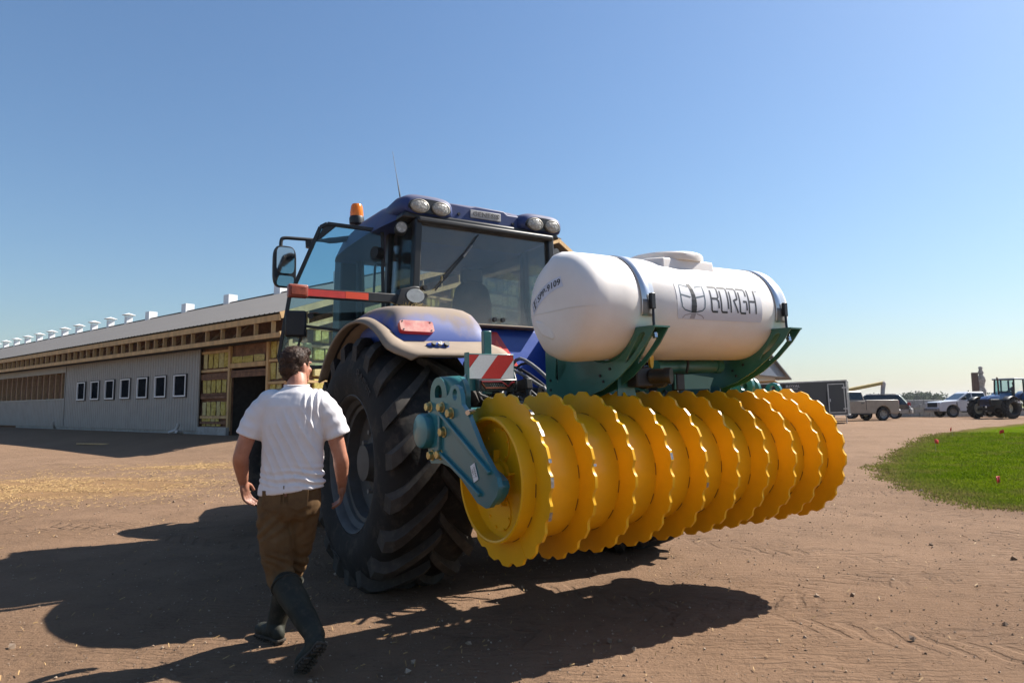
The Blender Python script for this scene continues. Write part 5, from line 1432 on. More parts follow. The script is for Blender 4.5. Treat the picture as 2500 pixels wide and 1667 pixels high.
def side_poly(pts, arches):
    """body outline with wheel arches cut from the bottom edge; pts from rear bottom forwards over the top"""
    out = []
    base = pts[0][1]
    for x, r, zc in sorted(arches):
        for t in np.linspace(pi, 0, 13): out.append((x + r * cos(t), max(base, zc + r * sin(t))))
    return pts[1:] [::1], out

def car(name, label, cat, loc, head, W, outline, arches, paint, cab, windows, wheels, wr, extras, low=None, group=None):
    root = empty(name, loc, (0, 0, head)); tag(root, label, cat, group)
    # outline: list from front-bottom, up and over to rear-bottom; arches inserted along the bottom (rear to front)
    poly = list(outline)
    zb = outline[0][1]
    for x, r, zc in sorted(arches):
        poly += [(x + r * cos(t), zc + r * sin(t)) for t in np.linspace(pi, 0, 12) if zc + r * sin(t) > zb]
    vs = []; n = len(poly); rings = []
    for y, k in ((-W / 2, 0), (-W / 2 + .04, 1), (W / 2 - .04, 1), (W / 2, 0)):
        rings.append([Vector((x, y, z)) for x, z in poly])
    body = MB(); body.prism(poly, (0, -W / 2, 0), (1, 0, 0), (0, 0, 1), (0, 1, 0), W)
    bo = body.build('body', paint, root, bevel=.05, seg=3)
    inner = MB().box(((outline[0][0] + outline[-1][0]) / 2, 0, zb + .28), (abs(outline[0][0] - outline[-1][0]) - .5, W - .5, .5)); inner.build('underbody', car_black, root)
    xb0, xb1, zbt, xt0, xt1, zt = cab
    wt = W * .80
    def ring(x0, x1, w, z): return [Vector((x0, -w / 2, z)), Vector((x1, -w / 2, z)), Vector((x1, w / 2, z)), Vector((x0, w / 2, z))]
    MB().loft([ring(xb0, xb1, W * .95, zbt - .06), ring(xb0, xb1, W * .95, zbt), ring(xt0, xt1, wt, zt - .06), ring(xt0 + .12, xt1 - .12, wt * .9, zt)]).build('cabin', paint, root, bevel=.03)
    def side(x, z, s):                                  # point on the cabin flank
        k = (z - zbt) / (zt - .06 - zbt); return Vector((x, s * ((W * .95) * (1 - k) + wt * k) / 2 + s * .006, z))
    for s in (-1, 1):
        for wv in windows: MB().add([side(x, z, s) for x, z in wv], [list(range(len(wv)))]).build('side_window', car_glass, root)
    def ends(xb, xt, d):
        a, b = .16, .90; z0 = zbt + (zt - .06 - zbt) * a; z1 = zbt + (zt - .06 - zbt) * b
        x0 = xb + (xt - xb) * a; x1 = xb + (xt - xb) * b; w0 = (W * .95 * (1 - a) + wt * a) / 2 - .08; w1 = (W * .95 * (1 - b) + wt * b) / 2 - .08
        return [Vector((x0 + d, -w0, z0)), Vector((x0 + d, w0, z0)), Vector((x1 + d, w1, z1)), Vector((x1 + d, -w1, z1))]
    MB().add(ends(xb1, xt1, .008), [[0, 1, 2, 3]]).build('windscreen', car_glass, root); MB().add(ends(xb0, xt0, -.008), [[0, 1, 2, 3]]).build('rear_window', car_glass, root)
    for x in wheels:
        for s in (-1, 1): car_wheel(root, x, s * (W / 2 - .14), wr, .26, s)
    for nm, c, d, mt in extras: MB().box(c, d).build(nm, mt, root, bevel=min(d) * .25)
    return root

tan_paint = pbr('dusty_tan_paint', (.30, .25, .20), .45, var=.12, nscale=2, dirt=.3, dirtcol=(.24, .18, .13), coat=.2)
navy_paint = pbr('dark_navy_paint', (.012, .014, .022), .2, var=.1, coat=.6)
white_paint = pbr('white_car_paint', (.62, .63, .66), .3, var=.04, coat=.4, dirt=.12, dirtcol=(.45, .40, .34))
def at(x, y): return (x, y, gz(x, y))
# pickup outline helper (front is +x)
def pickup(name, label, loc, head, paint):
    out = [(2.85, .45), (2.90, .75), (2.86, 1.02), (2.70, 1.18), (1.55, 1.27), (1.5, 1.27), (-.62, 1.27), (-.66, 1.33), (-2.88, 1.33), (-2.92, 1.0), (-2.90, .62), (-2.85, .45)]
    ar = [(-1.80, .50, .46), (1.90, .50, .46)]
    wins = [[(.50, 1.34), (1.32, 1.34), (.72, 1.78), (.50, 1.80)], [(-.50, 1.34), (.42, 1.34), (.42, 1.80), (-.42, 1.80)]]
    ex = [('door_handle', (.55, .985, 1.12), (.2, .03, .04), car_black), ('door_handle', (-.40, .985, 1.12), (.2, .03, .04), car_black), ('tail_lamp', (-2.90, .88, 1.08), (.06, .14, .40), tail_red), ('tail_lamp', (-2.90, -.88, 1.08), (.06, .14, .40), tail_red),
          ('rear_bumper', (-2.98, 0, .60), (.16, 1.8, .2), alloy), ('front_bumper', (2.96, 0, .58), (.16, 1.9, .24), alloy), ('grille', (2.88, 0, .95), (.06, 1.3, .34), car_black), ('head_lamp', (2.86, .82, 1.0), (.08, .3, .26), head_lamp), ('head_lamp', (2.86, -.82, 1.0), (.08, .3, .26), head_lamp),
          ('mirror', (1.12, 1.10, 1.42), (.14, .26, .24), car_black), ('mirror', (1.12, -1.10, 1.42), (.14, .26, .24), car_black), ('body_gap', (-.64, .0, 1.0), (.03, 1.985, .62), car_black), ('running_board', (.2, .96, .42), (2.2, .14, .08), car_black), ('vent', (1.62, .985, 1.0), (.06, .03, .3), car_black),
          ('bed_cavity', (-1.77, 0, 1.325), (2.05, 1.6, .03), car_black)]
    return car(name, label, 'pickup', loc, head, 1.96, out, ar, paint, (-.60, 1.62, 1.25, -.48, .70, 1.92), wins, (-1.80, 1.90), .41, ex, group='vehicles parked along the yard edge')
pickup('pickup_truck', 'dusty tan pickup parked behind the grey trailer', at(21.96, 43.7), radians(186), tan_paint)
w_ = pickup('pickup_truck', 'white crew-cab pickup parked by the concrete block wall', at(35.1, 51.0), radians(176), white_paint)
sout = [(2.30, .35), (2.36, .62), (2.30, .86), (1.45, 1.02), (-2.2, 1.04), (-2.32, .9), (-2.34, .55), (-2.25, .35)]
car('suv', 'dark navy people carrier with silver lower trim parked past the tan pickup', 'car', at(26.15, 48.4), radians(146), 1.86, sout, [(-1.40, .42, .36), (1.40, .42, .36)], navy_paint, (-2.22, 1.35, 1.02, -1.75, .45, 1.70),
    [[(.12, 1.08), (1.02, 1.08), (.45, 1.56), (.12, 1.58)], [(-.85, 1.08), (.04, 1.08), (.04, 1.58), (-.85, 1.58)], [(-1.95, 1.08), (-.93, 1.08), (-.93, 1.58), (-1.65, 1.55)]], (-1.40, 1.40), .345,
    [('rear_bumper', (-2.38, 0, .55), (.16, 1.78, .34), alloy), ('lower_trim', (0, .925, .48), (2.0, .04, .26), alloy), ('lower_trim', (-2.0, .925, .52), (.55, .05, .30), alloy), ('tail_lamp', (-2.26, .80, 1.0), (.12, .18, .30), tail_red), ('tail_lamp', (-2.26, -.80, 1.0), (.12, .18, .30), tail_red), ('roof_rack', (-.6, .68, 1.73), (1.9, .05, .05), alloy), ('hatch_plate', (-2.34, 0, .80), (.03, .5, .14), head_lamp)], group='vehicles parked along the yard edge')

# ---- enclosed trailer
def make_trailer():
    gr = pbr('charcoal_trailer_skin', (.050, .054, .060), .4, var=.06, nscale=1.5, coat=.2); al = pbr('pale_aluminium', (.55, .55, .55), .35, metal=.4)
    x, y = 19.15, 38.0; dv = Vector((-.87, .493)); ang = atan2(dv.y, dv.x)
    root = empty('enclosed_trailer', (x, y, gz(x, y)), (0, radians(1.2), ang)); tag(root, 'charcoal enclosed cargo trailer with a side door, behind the roller', 'trailer')
    # local: x away along the long side, y to its left (towards camera side), side wall at y=0, box spans y -2..0
    MB().box((1.65, -1.0, 1.47), (3.3, 2.0, 1.93)).build('box', gr, root, bevel=.03)
    MB().box((3.95, -1.0, 1.46), (1.3, 1.98, 1.91)).build('front_box', pbr('dark_brown_front', (.02, .014, .010), .4), root, bevel=.03)
    MB().box((2.35, -1.0, 2.46), (4.76, 2.06, .07)).build('roof_rail', al, root)
    MB().box((2.35, -1.0, .50), (4.74, 2.04, .05)).build('bottom_rail', al, root)
    MB().prism([(4.7, -2.0), (4.7, 0), (5.6, -1.0)], (0, 0, .5), (1, 0, 0), (0, 1, 0), (0, 0, 1), 1.93).build('nose', pbr('dark_brown_nose', (.02, .014, .010), .4), root)
    for xx in (0.02, 4.68): MB().box((xx, .004, 1.47), (.05, .03, 1.9)).build('corner_post', al if xx < 1 else gr, root)
    fr = MB()
    for a, b, c, d in ((.12, .62, 1.0, .67), (.12, 2.25, 1.0, 2.30), (.12, .62, .17, 2.3), (.95, .62, 1.0, 2.3)): fr.box(((a + c) / 2, .012, (b + d) / 2), (abs(c - a), .03, abs(d - b)))
    dr = fr.build('door_frame', al, root); MB().box((.56, .008, 1.46), (.76, .02, 1.56)).build('door', gr, dr)
    for z in (.85, 2.05): MB().box((.14, .03, z), (.22, .03, .07)).build('hinge', al, dr)
    MB().box((.90, .04, 1.35), (.05, .04, .16)).build('latch', al, dr); MB().cyl((1.08, .05, .95), (1.08, .05, 1.9), .02, n=8).build('grab_handle', car_black, root)
    for k, (txt, sz, zz) in enumerate((('ROYAL', .20, 2.24), ('CARGO', .13, 2.08))):
        vs, fs = text_mesh(txt, sz, .002); vs = [Vector((v.x + v.y * .2, v.y, v.z)) for v in vs]
        MB().add([Vector((2.85 - v.x * 1.2, .012 + v.z, zz + v.y)) for v in vs], fs).build('lettering', white_print, root, fix=False)
    for k in (-1, 1):
        for s in (-2.0, 0): pass
    for xx in (2.0, 2.85):
        for s in (0.02, -2.02): MB().lathe([(-.11, .2), (-.11, .30), (-.07, .33), (.07, .33), (.11, .30), (.11, .2)], c=(xx, s, .33), ax=(0, 1, 0), n=22).build('wheel', car_tyre, root)
        MB().box((xx, .06, .70), (.8, .22, .03)).build('mudguard', al, root)
    MB().bar((5.5, -1, .48), (6.6, -1, .48), .1, .1).build('tongue', car_black, root); MB().cyl((6.4, -1, 0), (6.4, -1, .6), .03, n=8).build('jack', al, root)
    MB().cyl((.15, -.3, 0.0), (.15, -.3, .5), .03, n=8).build('jack', al, root)
make_trailer()

# ---- unloading auger behind the trailer
def make_auger():
    x, y = 24.2, 48.6; z = gz(x, y); am = pbr('faded_yellow_paint', (.50, .36, .12), .5, var=.15, dirt=.2)
    root = empty('grain_auger', (x, y, z)); tag(root, 'faded yellow grain auger tube with drooping pale spout behind the trailer', 'auger')
    MB().tube([(-3.2, .3, 1.2), (0, 0, 2.02), (2.75, -.25, 2.56)], .13, 12).build('auger_tube', am, root, smooth=50)
    MB().tube([(2.72, -.25, 2.62), (2.80, -.25, 2.5), (2.72, -.25, 2.1), (2.66, -.25, 1.55)], [.16, .17, .15, .14], 12).build('spout', pbr('pale_rubber_spout', (.45, .40, .38), .6), root, smooth=50)
    m = MB(); m.bar((-1.2, .1, 0.3), (-.6, .0, 1.85), .08, .08); m.bar((-2.0, .1, 0.3), (-.6, .0, 1.85), .08, .08); m.box((-1.6, .1, .3), (1.4, 1.6, .1)); m.build('support', am, root)
    for s in (-.8, .9): MB().lathe([(-.09, .15), (-.09, .32), (.09, .32), (.09, .15)], c=(-1.6, s, .32), ax=(0, 1, 0), n=18).build('wheel', car_tyre, root)
make_auger()

# ---- carved post
def make_post():
    x, y = 42.1, 60.0; z = gz(x, y)
    root = empty('timber_post', (x, y, z)); tag(root, 'tall brown and grey post with pale carved column behind the white pickup', 'post')
    MB().prism([(-.45, 0), (.12, 0), (.0, 3.82), (-.42, 3.82)], (0, 0, 0), (1, 0, 0), (0, 0, 1), (0, 1, 0), .35).build('timber_slab', pbr('brown_weathered_timber', (.12, .085, .065), .85, var=.25, nscale=3, stretch=(3, 3, .3)), root, bevel=.03)
    pale = pbr('pale_weathered_carving', (.38, .36, .33), .85, var=.35, nscale=4, bump=.4, bscale=10)
    rings = []
    rr = random.Random(2)
    for zz, r in ((0, .30), (.8, .27), (1.5, .30), (2.2, .34), (2.5, .20), (2.8, .24), (3.1, .33), (3.4, .30), (3.6, .16), (3.8, .24), (4.0, .15), (4.12, .14), (4.2, .17), (4.33, .15), (4.40, .02)):
        rings.append([Vector((.32 + r * cos(q) * (1 + .2 * rr.random()), .1 + r * .8 * sin(q), zz)) for q in np.linspace(0, 2 * pi, 12, endpoint=False)])
    MB().loft(rings).build('carved_column', pale, root, smooth=60)
make_post()

# ---- concrete block wall
def make_blockwall():
    x, y = 30.2, 53.4; z = gz(x, y); root = empty('block_wall', (x, y, z - .02), (0, 0, radians(4))); tag(root, 'low wall of stacked grey concrete blocks behind the parked cars', 'wall')
    bm_ = MB().box((0, 0, 0), (.79, .6, .335)).mesh('block'); bm_.materials.append(conc)
    rr = random.Random(6)
    for r in range(4):
        for c in range(22):
            if r > 2 and c > 5 or r > 1 and c > 8: continue
            o = bpy.data.objects.new('block', bm_); COL.objects.link(o); o.parent = root
            o.location = (c * .81 + (r % 2) * .4 - .6, rr.uniform(-.02, .02), .17 + r * .345); o.rotation_euler = (0, 0, rr.uniform(-.015, .015))
            bv = o.modifiers.new('e', 'BEVEL'); bv.width = .025; bv.segments = 1
make_blockwall()

# ---- far blue tractor with driver
def make_far_tractor():
    F = Vector((32.35, 44.9)); h = Vector((-.906, -.423)); ang = atan2(h.y, h.x)
    root = empty('farm_tractor', (F.x, F.y, gz(F.x, F.y)), (0, 0, ang)); tag(root, 'older blue tractor with a driver standing at the right edge by the lawn', 'tractor')
    fb = pbr('older_tractor_blue', (.020, .060, .17), .35, var=.1, dirt=.3, dirtcol=(.12, .12, .13), coat=.3); fr = pbr('cream_rim', (.50, .46, .36), .5, var=.1, dirt=.3)
    def fw(x, y, R, w, rimr, turn):
        e = empty('wheel', (x, y, R), (0, 0, pi / 2 + turn + (pi if y < 0 else 0)), root)
        car_, lug = tyre_mesh(R, w, rimr, 16, R * .06); car_.build('tyre', car_tyre, e, smooth=40); lug.build('tread_lugs', car_tyre, e)
        MB().lathe([(-w / 2 + .03, rimr + .02), (-w / 2 + .05, rimr - .03), (-w / 2 + .12, rimr - .06), (-w / 2 + .14, rimr * .5), (-w / 2 + .08, rimr * .4), (-w / 2 + .05, 0)], n=28, cap0=False).build('rim', fr, e, smooth=40)
    # local x forward, y left
    for s in (-1, 1): fw(0, s * 1.08, .68, .42, .34, radians(-12)); fw(-2.75, s * 1.0, .88, .52, .50, 0)
    MB().box((-1.3, 0, .75), (3.2, .5, .5)).build('chassis', car_black, root, bevel=.04); MB().box((0, 0, .62), (.25, 1.9, .2)).build('front_axle', car_black, root)
    rings = []
    for x, w, z0, z1 in ((.95, .30, .85, 1.32), (.75, .38, .85, 1.48), (-.3, .41, .95, 1.60), (-1.45, .44, 1.0, 1.76)):
        rings.append([Vector((x, a, b)) for a, b in ((-w, z0), (-w, z1 - .18), (-w * .8, z1 - .03), (0, z1), (w * .8, z1 - .03), (w, z1 - .18), (w, z0))])
    MB().loft(rings).build('hood', fb, root, smooth=40)
    MB().box((.2, 0, 1.08), (1.5, .86, .42)).build('grille', car_black, root, bevel=.03)
    MB().tube([(-.55, .1, 1.5), (-.55, .1, 2.62), (-.46, .1, 2.76)], .05, 10).build('exhaust', pbr('exhaust_rust', (.08, .04, .035), .6), root, smooth=60)
    for x, y0, y1, z0, z1 in ((-1.45, .62, .60, 1.3, 2.62), (-2.35, .72, .70, 1.3, 2.62), (-3.15, .66, .64, 1.4, 2.6)):
        for s in (-1, 1): MB().bar((x + (.12 if x > -2 else 0), s * y0, z0), (x, s * y1, z1), .07, .08, up=(0, 1, 0)).build('cab_post', car_black, root)
    MB().box((-2.3, 0, 2.66), (1.95, 1.45, .10)).build('roof', pbr('pale_blue_roof', (.20, .24, .30), .4), root, bevel=.04)
    gl = glassmat('far_cab_glass', (.45, .66, .68), dirt=.05)
    for s in (-1, 1): MB().add([Vector((-1.36, s * .62, 1.35)), Vector((-2.35, s * .71, 1.35)), Vector((-2.35, s * .70, 2.6)), Vector((-1.45, s * .60, 2.6))], [[0, 1, 2, 3]]).build('cab_glass', gl, root)
    for s in (-1, 1): MB().add([Vector((-2.4, s * .71, 1.35)), Vector((-3.15, s * .66, 1.4)), Vector((-3.15, s * .65, 2.58)), Vector((-2.4, s * .70, 2.6))], [[0, 1, 2, 3]]).build('cab_glass', gl, root)
    MB().add([Vector((-1.33, -.60, 1.6)), Vector((-1.33, .60, 1.6)), Vector((-1.44, .59, 2.6)), Vector((-1.44, -.59, 2.6))], [[0, 1, 2, 3]]).build('cab_glass', gl, root)
    for s in (-1, 1):
        rows = [[Vector((-2.75 + .98 * cos(a), s * yy, .88 + .98 * sin(a))) for yy in (.72, 1.26)] for a in np.linspace(.35, 2.6, 14)]
        o = MB().grid(rows).build('fender', fb, root, smooth=60); o.modifiers.new('t', 'SOLIDIFY').thickness = .03
        rows = [[Vector((0 + .80 * cos(a), s * yy, .68 + .80 * sin(a))) for yy in (.86, 1.30)] for a in np.linspace(.7, 2.5, 12)]
        o = MB().grid(rows).build('front_fender', car_black, root, smooth=60); o.modifiers.new('t', 'SOLIDIFY').thickness = .02
    MB().box((-2.3, 0, 1.28), (1.7, 1.3, .12)).build('cab_floor', car_black, root); MB().box((-2.75, 0, 1.5), (.45, .5, .35)).build('seat', car_black, root); MB().box((-1.6, 0, 1.6), (.3, .7, .5)).build('dash', car_black, root)
    # driver
    d = MB()
    rings = []
    for z, rx, ry, xo in ((1.62, .14, .19, -2.62), (1.8, .13, .18, -2.60), (2.0, .13, .22, -2.57), (2.12, .10, .20, -2.56), (2.18, .06, .08, -2.55), (2.24, .055, .06, -2.53), (2.28, .085, .075, -2.52), (2.36, .10, .085, -2.52), (2.44, .09, .08, -2.52), (2.49, .04, .04, -2.52)):
        rings.append([Vector((xo + rx * cos(q), ry * sin(q), z)) for q in np.linspace(0, 2 * pi, 16, endpoint=False)])
    d.loft(rings)
    for s in (-1, 1):
        d.tube([(-2.57, s * .22, 2.06), (-2.45, s * .28, 1.85), (-2.15, s * .2, 1.88)], [.07, .055, .04], 8); d.tube([(-2.6, s * .12, 1.66), (-2.2, s * .14, 1.68), (-2.1, s * .14, 1.35)], [.10, .085, .06], 8)
    o = d.build('person', pbr('dark_work_clothes', (.06, .07, .09), .9), None, smooth=60)
    o.location = root.location; o.rotation_euler = root.rotation_euler
    rm = o.modifiers.new('r', 'REMESH'); rm.mode = 'VOXEL'; rm.voxel_size = .03; rm.use_smooth_shade = True
    tag(o, 'person in dark clothes sitting in the older tractor cab', 'person')
make_far_tractor()

# ---- far shed, loader and red frame, mostly hidden behind the roller
def make_shed():
    E = Vector((24.64, 62.0)); ang = atan2(BD.y, BD.x)
    root = empty('farm_shed', (E.x, E.y, 0), (0, 0, ang)); tag(root, 'blue-grey gabled farm shed showing between tank cradle and trailer', 'shed')
    # local x along shed (away), y outward = towards camera side (-BN); gable end at x=0, spans y 0..16
    bg = pbr('blue_grey_cladding', (.16, .19, .25), .5, var=.06); wh = pbr('white_wall_cladding', (.55, .54, .52), .6, var=.05)
    W, ze, zp = 16.0, 4.0, 6.75
    MB().prism([(0, ze), (W, ze), (W / 2, zp)], (-1.0, 0, 0), (0, 1, 0), (0, 0, 1), (1, 0, 0), 2.0).build('gable_cladding', bg, root)
    for i in range(40): pass
    m = MB(); m.box((15, W / 2, 2.1), (30, W - .6, 3.8)); m.build('wall', wh, root)
    rb = MB()
    for i in range(52):
        y = .2 + i * .3; zt = ze + (zp - ze) * (1 - abs(y - W / 2) / (W / 2)); rb.box((-1.012, y, (ze + zt) / 2), (.02, .04, max(.05, zt - ze - .05)))
    rb.build('cladding_ribs', bg, root)['kind'] = 'stuff'
    for s in (0, 1):
        a = [(-1.3, -.3, ze - .12), (30, -.3, ze - .12), (30, W / 2, zp + .05), (-1.3, W / 2, zp + .05)]
        if s: a = [(x, W - y, z) for x, y, z in a]
        o = MB().add(a, [[0, 1, 2, 3]]).build('roof', pbr('dark_grey_roof', (.09, .10, .12), .5), root); o.modifiers.new('t', 'SOLIDIFY').thickness = .12
make_shed()
def make_loader():
    x, y = 16.9, 46.5; z = gz(x, y); yl = pbr('loader_yellow', (.55, .24, .015), .4, var=.12, dirt=.3, dirtcol=(.25, .14, .05))
    root = empty('wheel_loader', (x, y, z), (0, 0, radians(20))); tag(root, 'yellow loader with raised bucket just left of the trailer', 'loader')
    pr = [(0, 0), (.9, -.1), (1.05, .35), (.95, .95), (.55, 1.15), (.35, .75), (.05, .5)]
    MB().prism(pr, (.3, -1.1, 1.55), (1, 0, 0), (0, 0, 1), (0, 1, 0), 2.2).build('bucket', yl, root, bevel=.03)
    for s in (-.6, .6): MB().bar((.5, s, 2.0), (-1.6, s, 1.35), .14, .26).build('lift_arm', yl, root)
    MB().box((-2.2, 0, 1.0), (2.6, 1.7, .9)).build('body', yl, root, bevel=.08); MB().box((-1.9, 0, 1.8), (1.1, 1.3, .9)).build('cab', car_glass, root, bevel=.05)
    for xx in (-1.2, -3.1):
        for s in (-.95, .95): MB().lathe([(-.2, .3), (-.2, .6), (.2, .6), (.2, .3)], c=(xx, s, .6), ax=(0, 1, 0), n=20).build('wheel', car_tyre, root)
make_loader()
def make_redframe():
    x, y = 16.4, 50.5; z = gz(x, y); rd = pbr('red_frame_paint', (.30, .035, .03), .45, var=.15)
    root = empty('red_implement', (x, y, z)); tag(root, 'red steel implement frame seen between the cradle and yellow loader', 'implement')
    for zz in (1.95, 2.3): MB().bar((-1.6, 0, zz), (1.6, .3, zz), .07, .07).build('rail', rd, root)
    for xx in (-1.5, -.6, .3, 1.2): MB().bar((xx, .1, 0), (xx, .1, 2.7 if xx == -.6 else 2.35), .08, .08).build('upright', rd, root)
    MB().bar((-1.0, .3, 1.75), (1.4, .4, 2.0), .2, .2).build('beam', pbr('orange_beam', (.45, .16, .03), .5), root)
make_redframe()

# ---- marker flags on the lawn
fl = pbr('red_flag_vinyl', (.75, .045, .035), .6, var=.1); wire = pbr('flag_wire', (.35, .34, .33), .4, metal=.6)
for i, (x, y, hh, lab) in enumerate(((11.9, 18.9, .38, 'tall pinkish red marker flag nearest the lawn edge'), (17.0, 25.9, .36, 'red marker flag by the bare patch at the far lawn edge'), (17.6, 24.0, .36, 'red marker flag further out in the middle of the lawn'), (8.55, 11.85, .14, 'low red marker flag lying in the grass near the dirt'))):
    r = empty('marker_flag', (x, y, gz(x, y) + .03), (0, 0, .6 + i)); tag(r, lab, 'flag', 'red marker flags on the lawn')
    MB().tube([(0, 0, 0), (.01, 0, hh * .6), (0, 0, hh)], .004, 5).build('stake', wire, r)
    rows = [[Vector((.13 * u, .03 * sin(u * 5 + i) , hh - .12 * v - .05 * u * u)) for u in np.linspace(0, 1, 6)] for v in (0, .5, 1)]
    o = MB().grid(rows).build('flag', fl, r, smooth=60); o.modifiers.new('t', 'SOLIDIFY').thickness = .002
# ================================================================== THE MAN
def remeshed(mb, voxel, smooth_it=4, disp=None):
    """union of overlapping shapes -> one continuous smooth surface"""
    me = mb.mesh('tmp'); o = bpy.data.objects.new('tmp', me); COL.objects.link(o)
    r = o.modifiers.new('r', 'REMESH'); r.mode = 'VOXEL'; r.voxel_size = voxel
    s = o.modifiers.new('s', 'SMOOTH'); s.iterations = smooth_it; s.factor = .5
    dg = bpy.context.evaluated_depsgraph_get(); ev = o.evaluated_get(dg)
    out = bpy.data.meshes.new_from_object(ev)
    bpy.data.objects.remove(o)
    if disp:
        out.update(); no = [v.normal.copy() for v in out.vertices]
        for v, n in zip(out.vertices, no): v.co = v.co + n * disp(v.co, n)
        out.update()
    out.polygons.foreach_set('use_smooth', [True] * len(out.polygons)); out.update()
    out.materials.clear()
    return out
def limb(mb, pts, rs, n=16):
    pts = [Vector(p) for p in pts]
    P = catmull(pts, 5); R = []
    for i in range(len(pts) - 1): R += [rs[i] + (rs[i + 1] - rs[i]) * j / 5 for j in range(5)]
    R.append(rs[-1]); mb.tube(P, R, n)
    mb.ellipsoid(pts[0], (rs[0],) * 3, 12, 8); mb.ellipsoid(pts[-1], (rs[-1],) * 3, 12, 8)
def make_man():
    base = Vector((-1.34, 4.08, 0)); root = empty('person', base)
    tag(root, 'man in white t-shirt, brown work trousers and rubber boots walking away', 'person')
    V = lambda x, y, z: Vector((x, y, z)) - base
    t = NT('skin'); p = t.pos(); n = t.noise(14, 4, .6, p); z = t.sep(p)[2]
    sc_ = t.mix(t.step(n, .3, .7), (.36, .155, .095), (.46, .215, .14))
    sc_ = t.mix(t.math('MULTIPLY', t.step(z, 1.02, .90), .75), sc_, (.17, .085, .06))          # soil on the hands
    skin = t.done(t.bsdf(sc_, .5, 0, None, .4, **{'Subsurface__Weight': .12, 'Subsurface__Radius': (.02, .008, .005), 'Subsurface__Scale': .5}))
    # ---------- body (continuous)
    b = MB()
    hc = V(-1.337, 4.10, 1.695); fa = radians(28); HM = Matrix.Rotation(-fa, 3, 'Z')
    H = lambda x, y, z: hc + HM @ Vector((x, y, z))
    b.ellipsoid(H(0, -.012, .018), (.073, .092, .088), 20, 14, HM)           # skull
    b.ellipsoid(H(0, .035, -.035), (.060, .060, .078), 18, 12, HM)           # face
    b.ellipsoid(H(0, .055, -.085), (.042, .040, .030), 14, 10, HM)           # chin
    b.ellipsoid(H(0, .098, -.020), (.012, .018, .026), 10, 8, HM)            # nose
    b.ellipsoid(H(0, .108, -.036), (.016, .012, .010), 10, 8, HM)
    b.ellipsoid(H(0, .088, -.062), (.024, .010, .008), 10, 8, HM)            # lips
    for s in (-1, 1):
        b.ellipsoid(H(s * .030, .080, .018), (.018, .014, .008), 10, 8, HM)  # brow
        b.ellipsoid(H(s * .073, -.004, -.022), (.010, .019, .032), 12, 8, HM)  # ear
        b.ellipsoid(H(s * .040, .066, -.030), (.020, .020, .018), 10, 8, HM)
    limb(b, [V(-1.322, 4.075, 1.62), V(-1.312, 4.05, 1.56), V(-1.312, 4.04, 1.48)], [.056, .060, .075])
    limb(b, [V(-1.33, 4.04, 1.42), V(-1.33, 4.05, 1.2), V(-1.34, 4.06, .92)], [.12, .11, .12])
    for s, sh, el, wr in ((-1, (-1.500, 4.02, 1.452), (-1.612, 3.99, 1.165), (-1.655, 4.13, .985)), (1, (-1.138, 4.05, 1.448), (-1.052, 4.075, 1.150), (-1.066, 4.20, .955))):
        limb(b, [V(-1.33 + s * .08, 4.04, 1.44), V(*sh)], [.055, .046])
        ua = Vector(el).lerp(Vector(sh), .5) + Vector((s * .008, -.012, 0)); fa_ = Vector(el).lerp(Vector(wr), .32) + Vector((s * .006, -.004, 0))
        limb(b, [V(*sh), V(*ua), V(*el), V(*fa_), V(*wr)], [.052, .050, .044, .047, .029])
        # hand: palm, four fingers, thumb leaving the side of the palm
        w = V(*wr); d = Vector((.01 * -s, .03, -.10)).normalized(); side = Vector((-.25 * s, 1, .28)).normalized(); side = (side - d * side.dot(d)).normalized(); pn = d.cross(side)
        pc = w + d * .048
        R = Matrix((pn, side, d)).transposed()
        b.ellipsoid(pc, (.017, .040, .050), 14, 10, R); limb(b, [w, pc], [.028, .024])
        curl = pn * (-s)                                                     # towards the thigh
        for k, (off, L) in enumerate(((.030, .070), (.011, .080), (-.009, .075), (-.028, .058))):
            k0 = pc + d * .036 + side * off; q1 = k0 + d * L * .45 + curl * .010 + side * off * .10; q2 = q1 + d * L * .30 + curl * .022; q3 = q2 + d * L * .16 + curl * .020
            b.tube(catmull([k0 - d * .02, k0, q1, q2, q3], 3), [.0100] * 4 + [.0095] * 3 + [.0088] * 3 + [.0080] * 3, 9); b.ellipsoid(q3, (.008,) * 3, 8, 6)
        t0 = pc - d * .022 + side * .030; t1 = t0 + side * .028 + d * .026 + curl * .006; t2 = t1 + d * .030 + side * .004 + curl * .010
        b.tube(catmull([t0 - side * .012, t0, t1, t2], 3), [.013] * 4 + [.011] * 3 + [.0095] * 3, 9); b.ellipsoid(t2, (.0095,) * 3, 8, 6)
    me = remeshed(b, .0055, 2); mkobj('body', me, skin, root)
    # ---------- hair
    hm = NT('brown_hair'); hp = hm.pos(); hcol = hm.mix(hm.step(hm.noise(45, 4, .7, hp), .3, .7), (.020, .010, .006), (.062, .031, .017))
    hair_m = hm.done(hm.bsdf(hcol, .55, 0, hm.bump(hm.noise(90, 3, .7, hp), .35, .01), .25))
    hb = MB()
    hb.ellipsoid(H(0, -.016, .030), (.079, .097, .087), 24, 16, HM); hb.ellipsoid(H(0, -.050, -.020), (.070, .060, .070), 20, 14, HM); hb.ellipsoid(H(0, .050, .080), (.062, .045, .034), 16, 10, HM)
    hb.ellipsoid(H(0, -.058, -.062), (.050, .035, .045), 16, 10, HM)
    def hd(co, nn): return .003 * mnoise.noise(co * 42) + .003 * mnoise.noise(co * 100)
    hme = remeshed(hb, .006, 3, hd)
    hairo = mkobj('hair', hme, hair_m, root)
    rr = random.Random(5); st = MB(); vs = [v for v in hme.vertices]
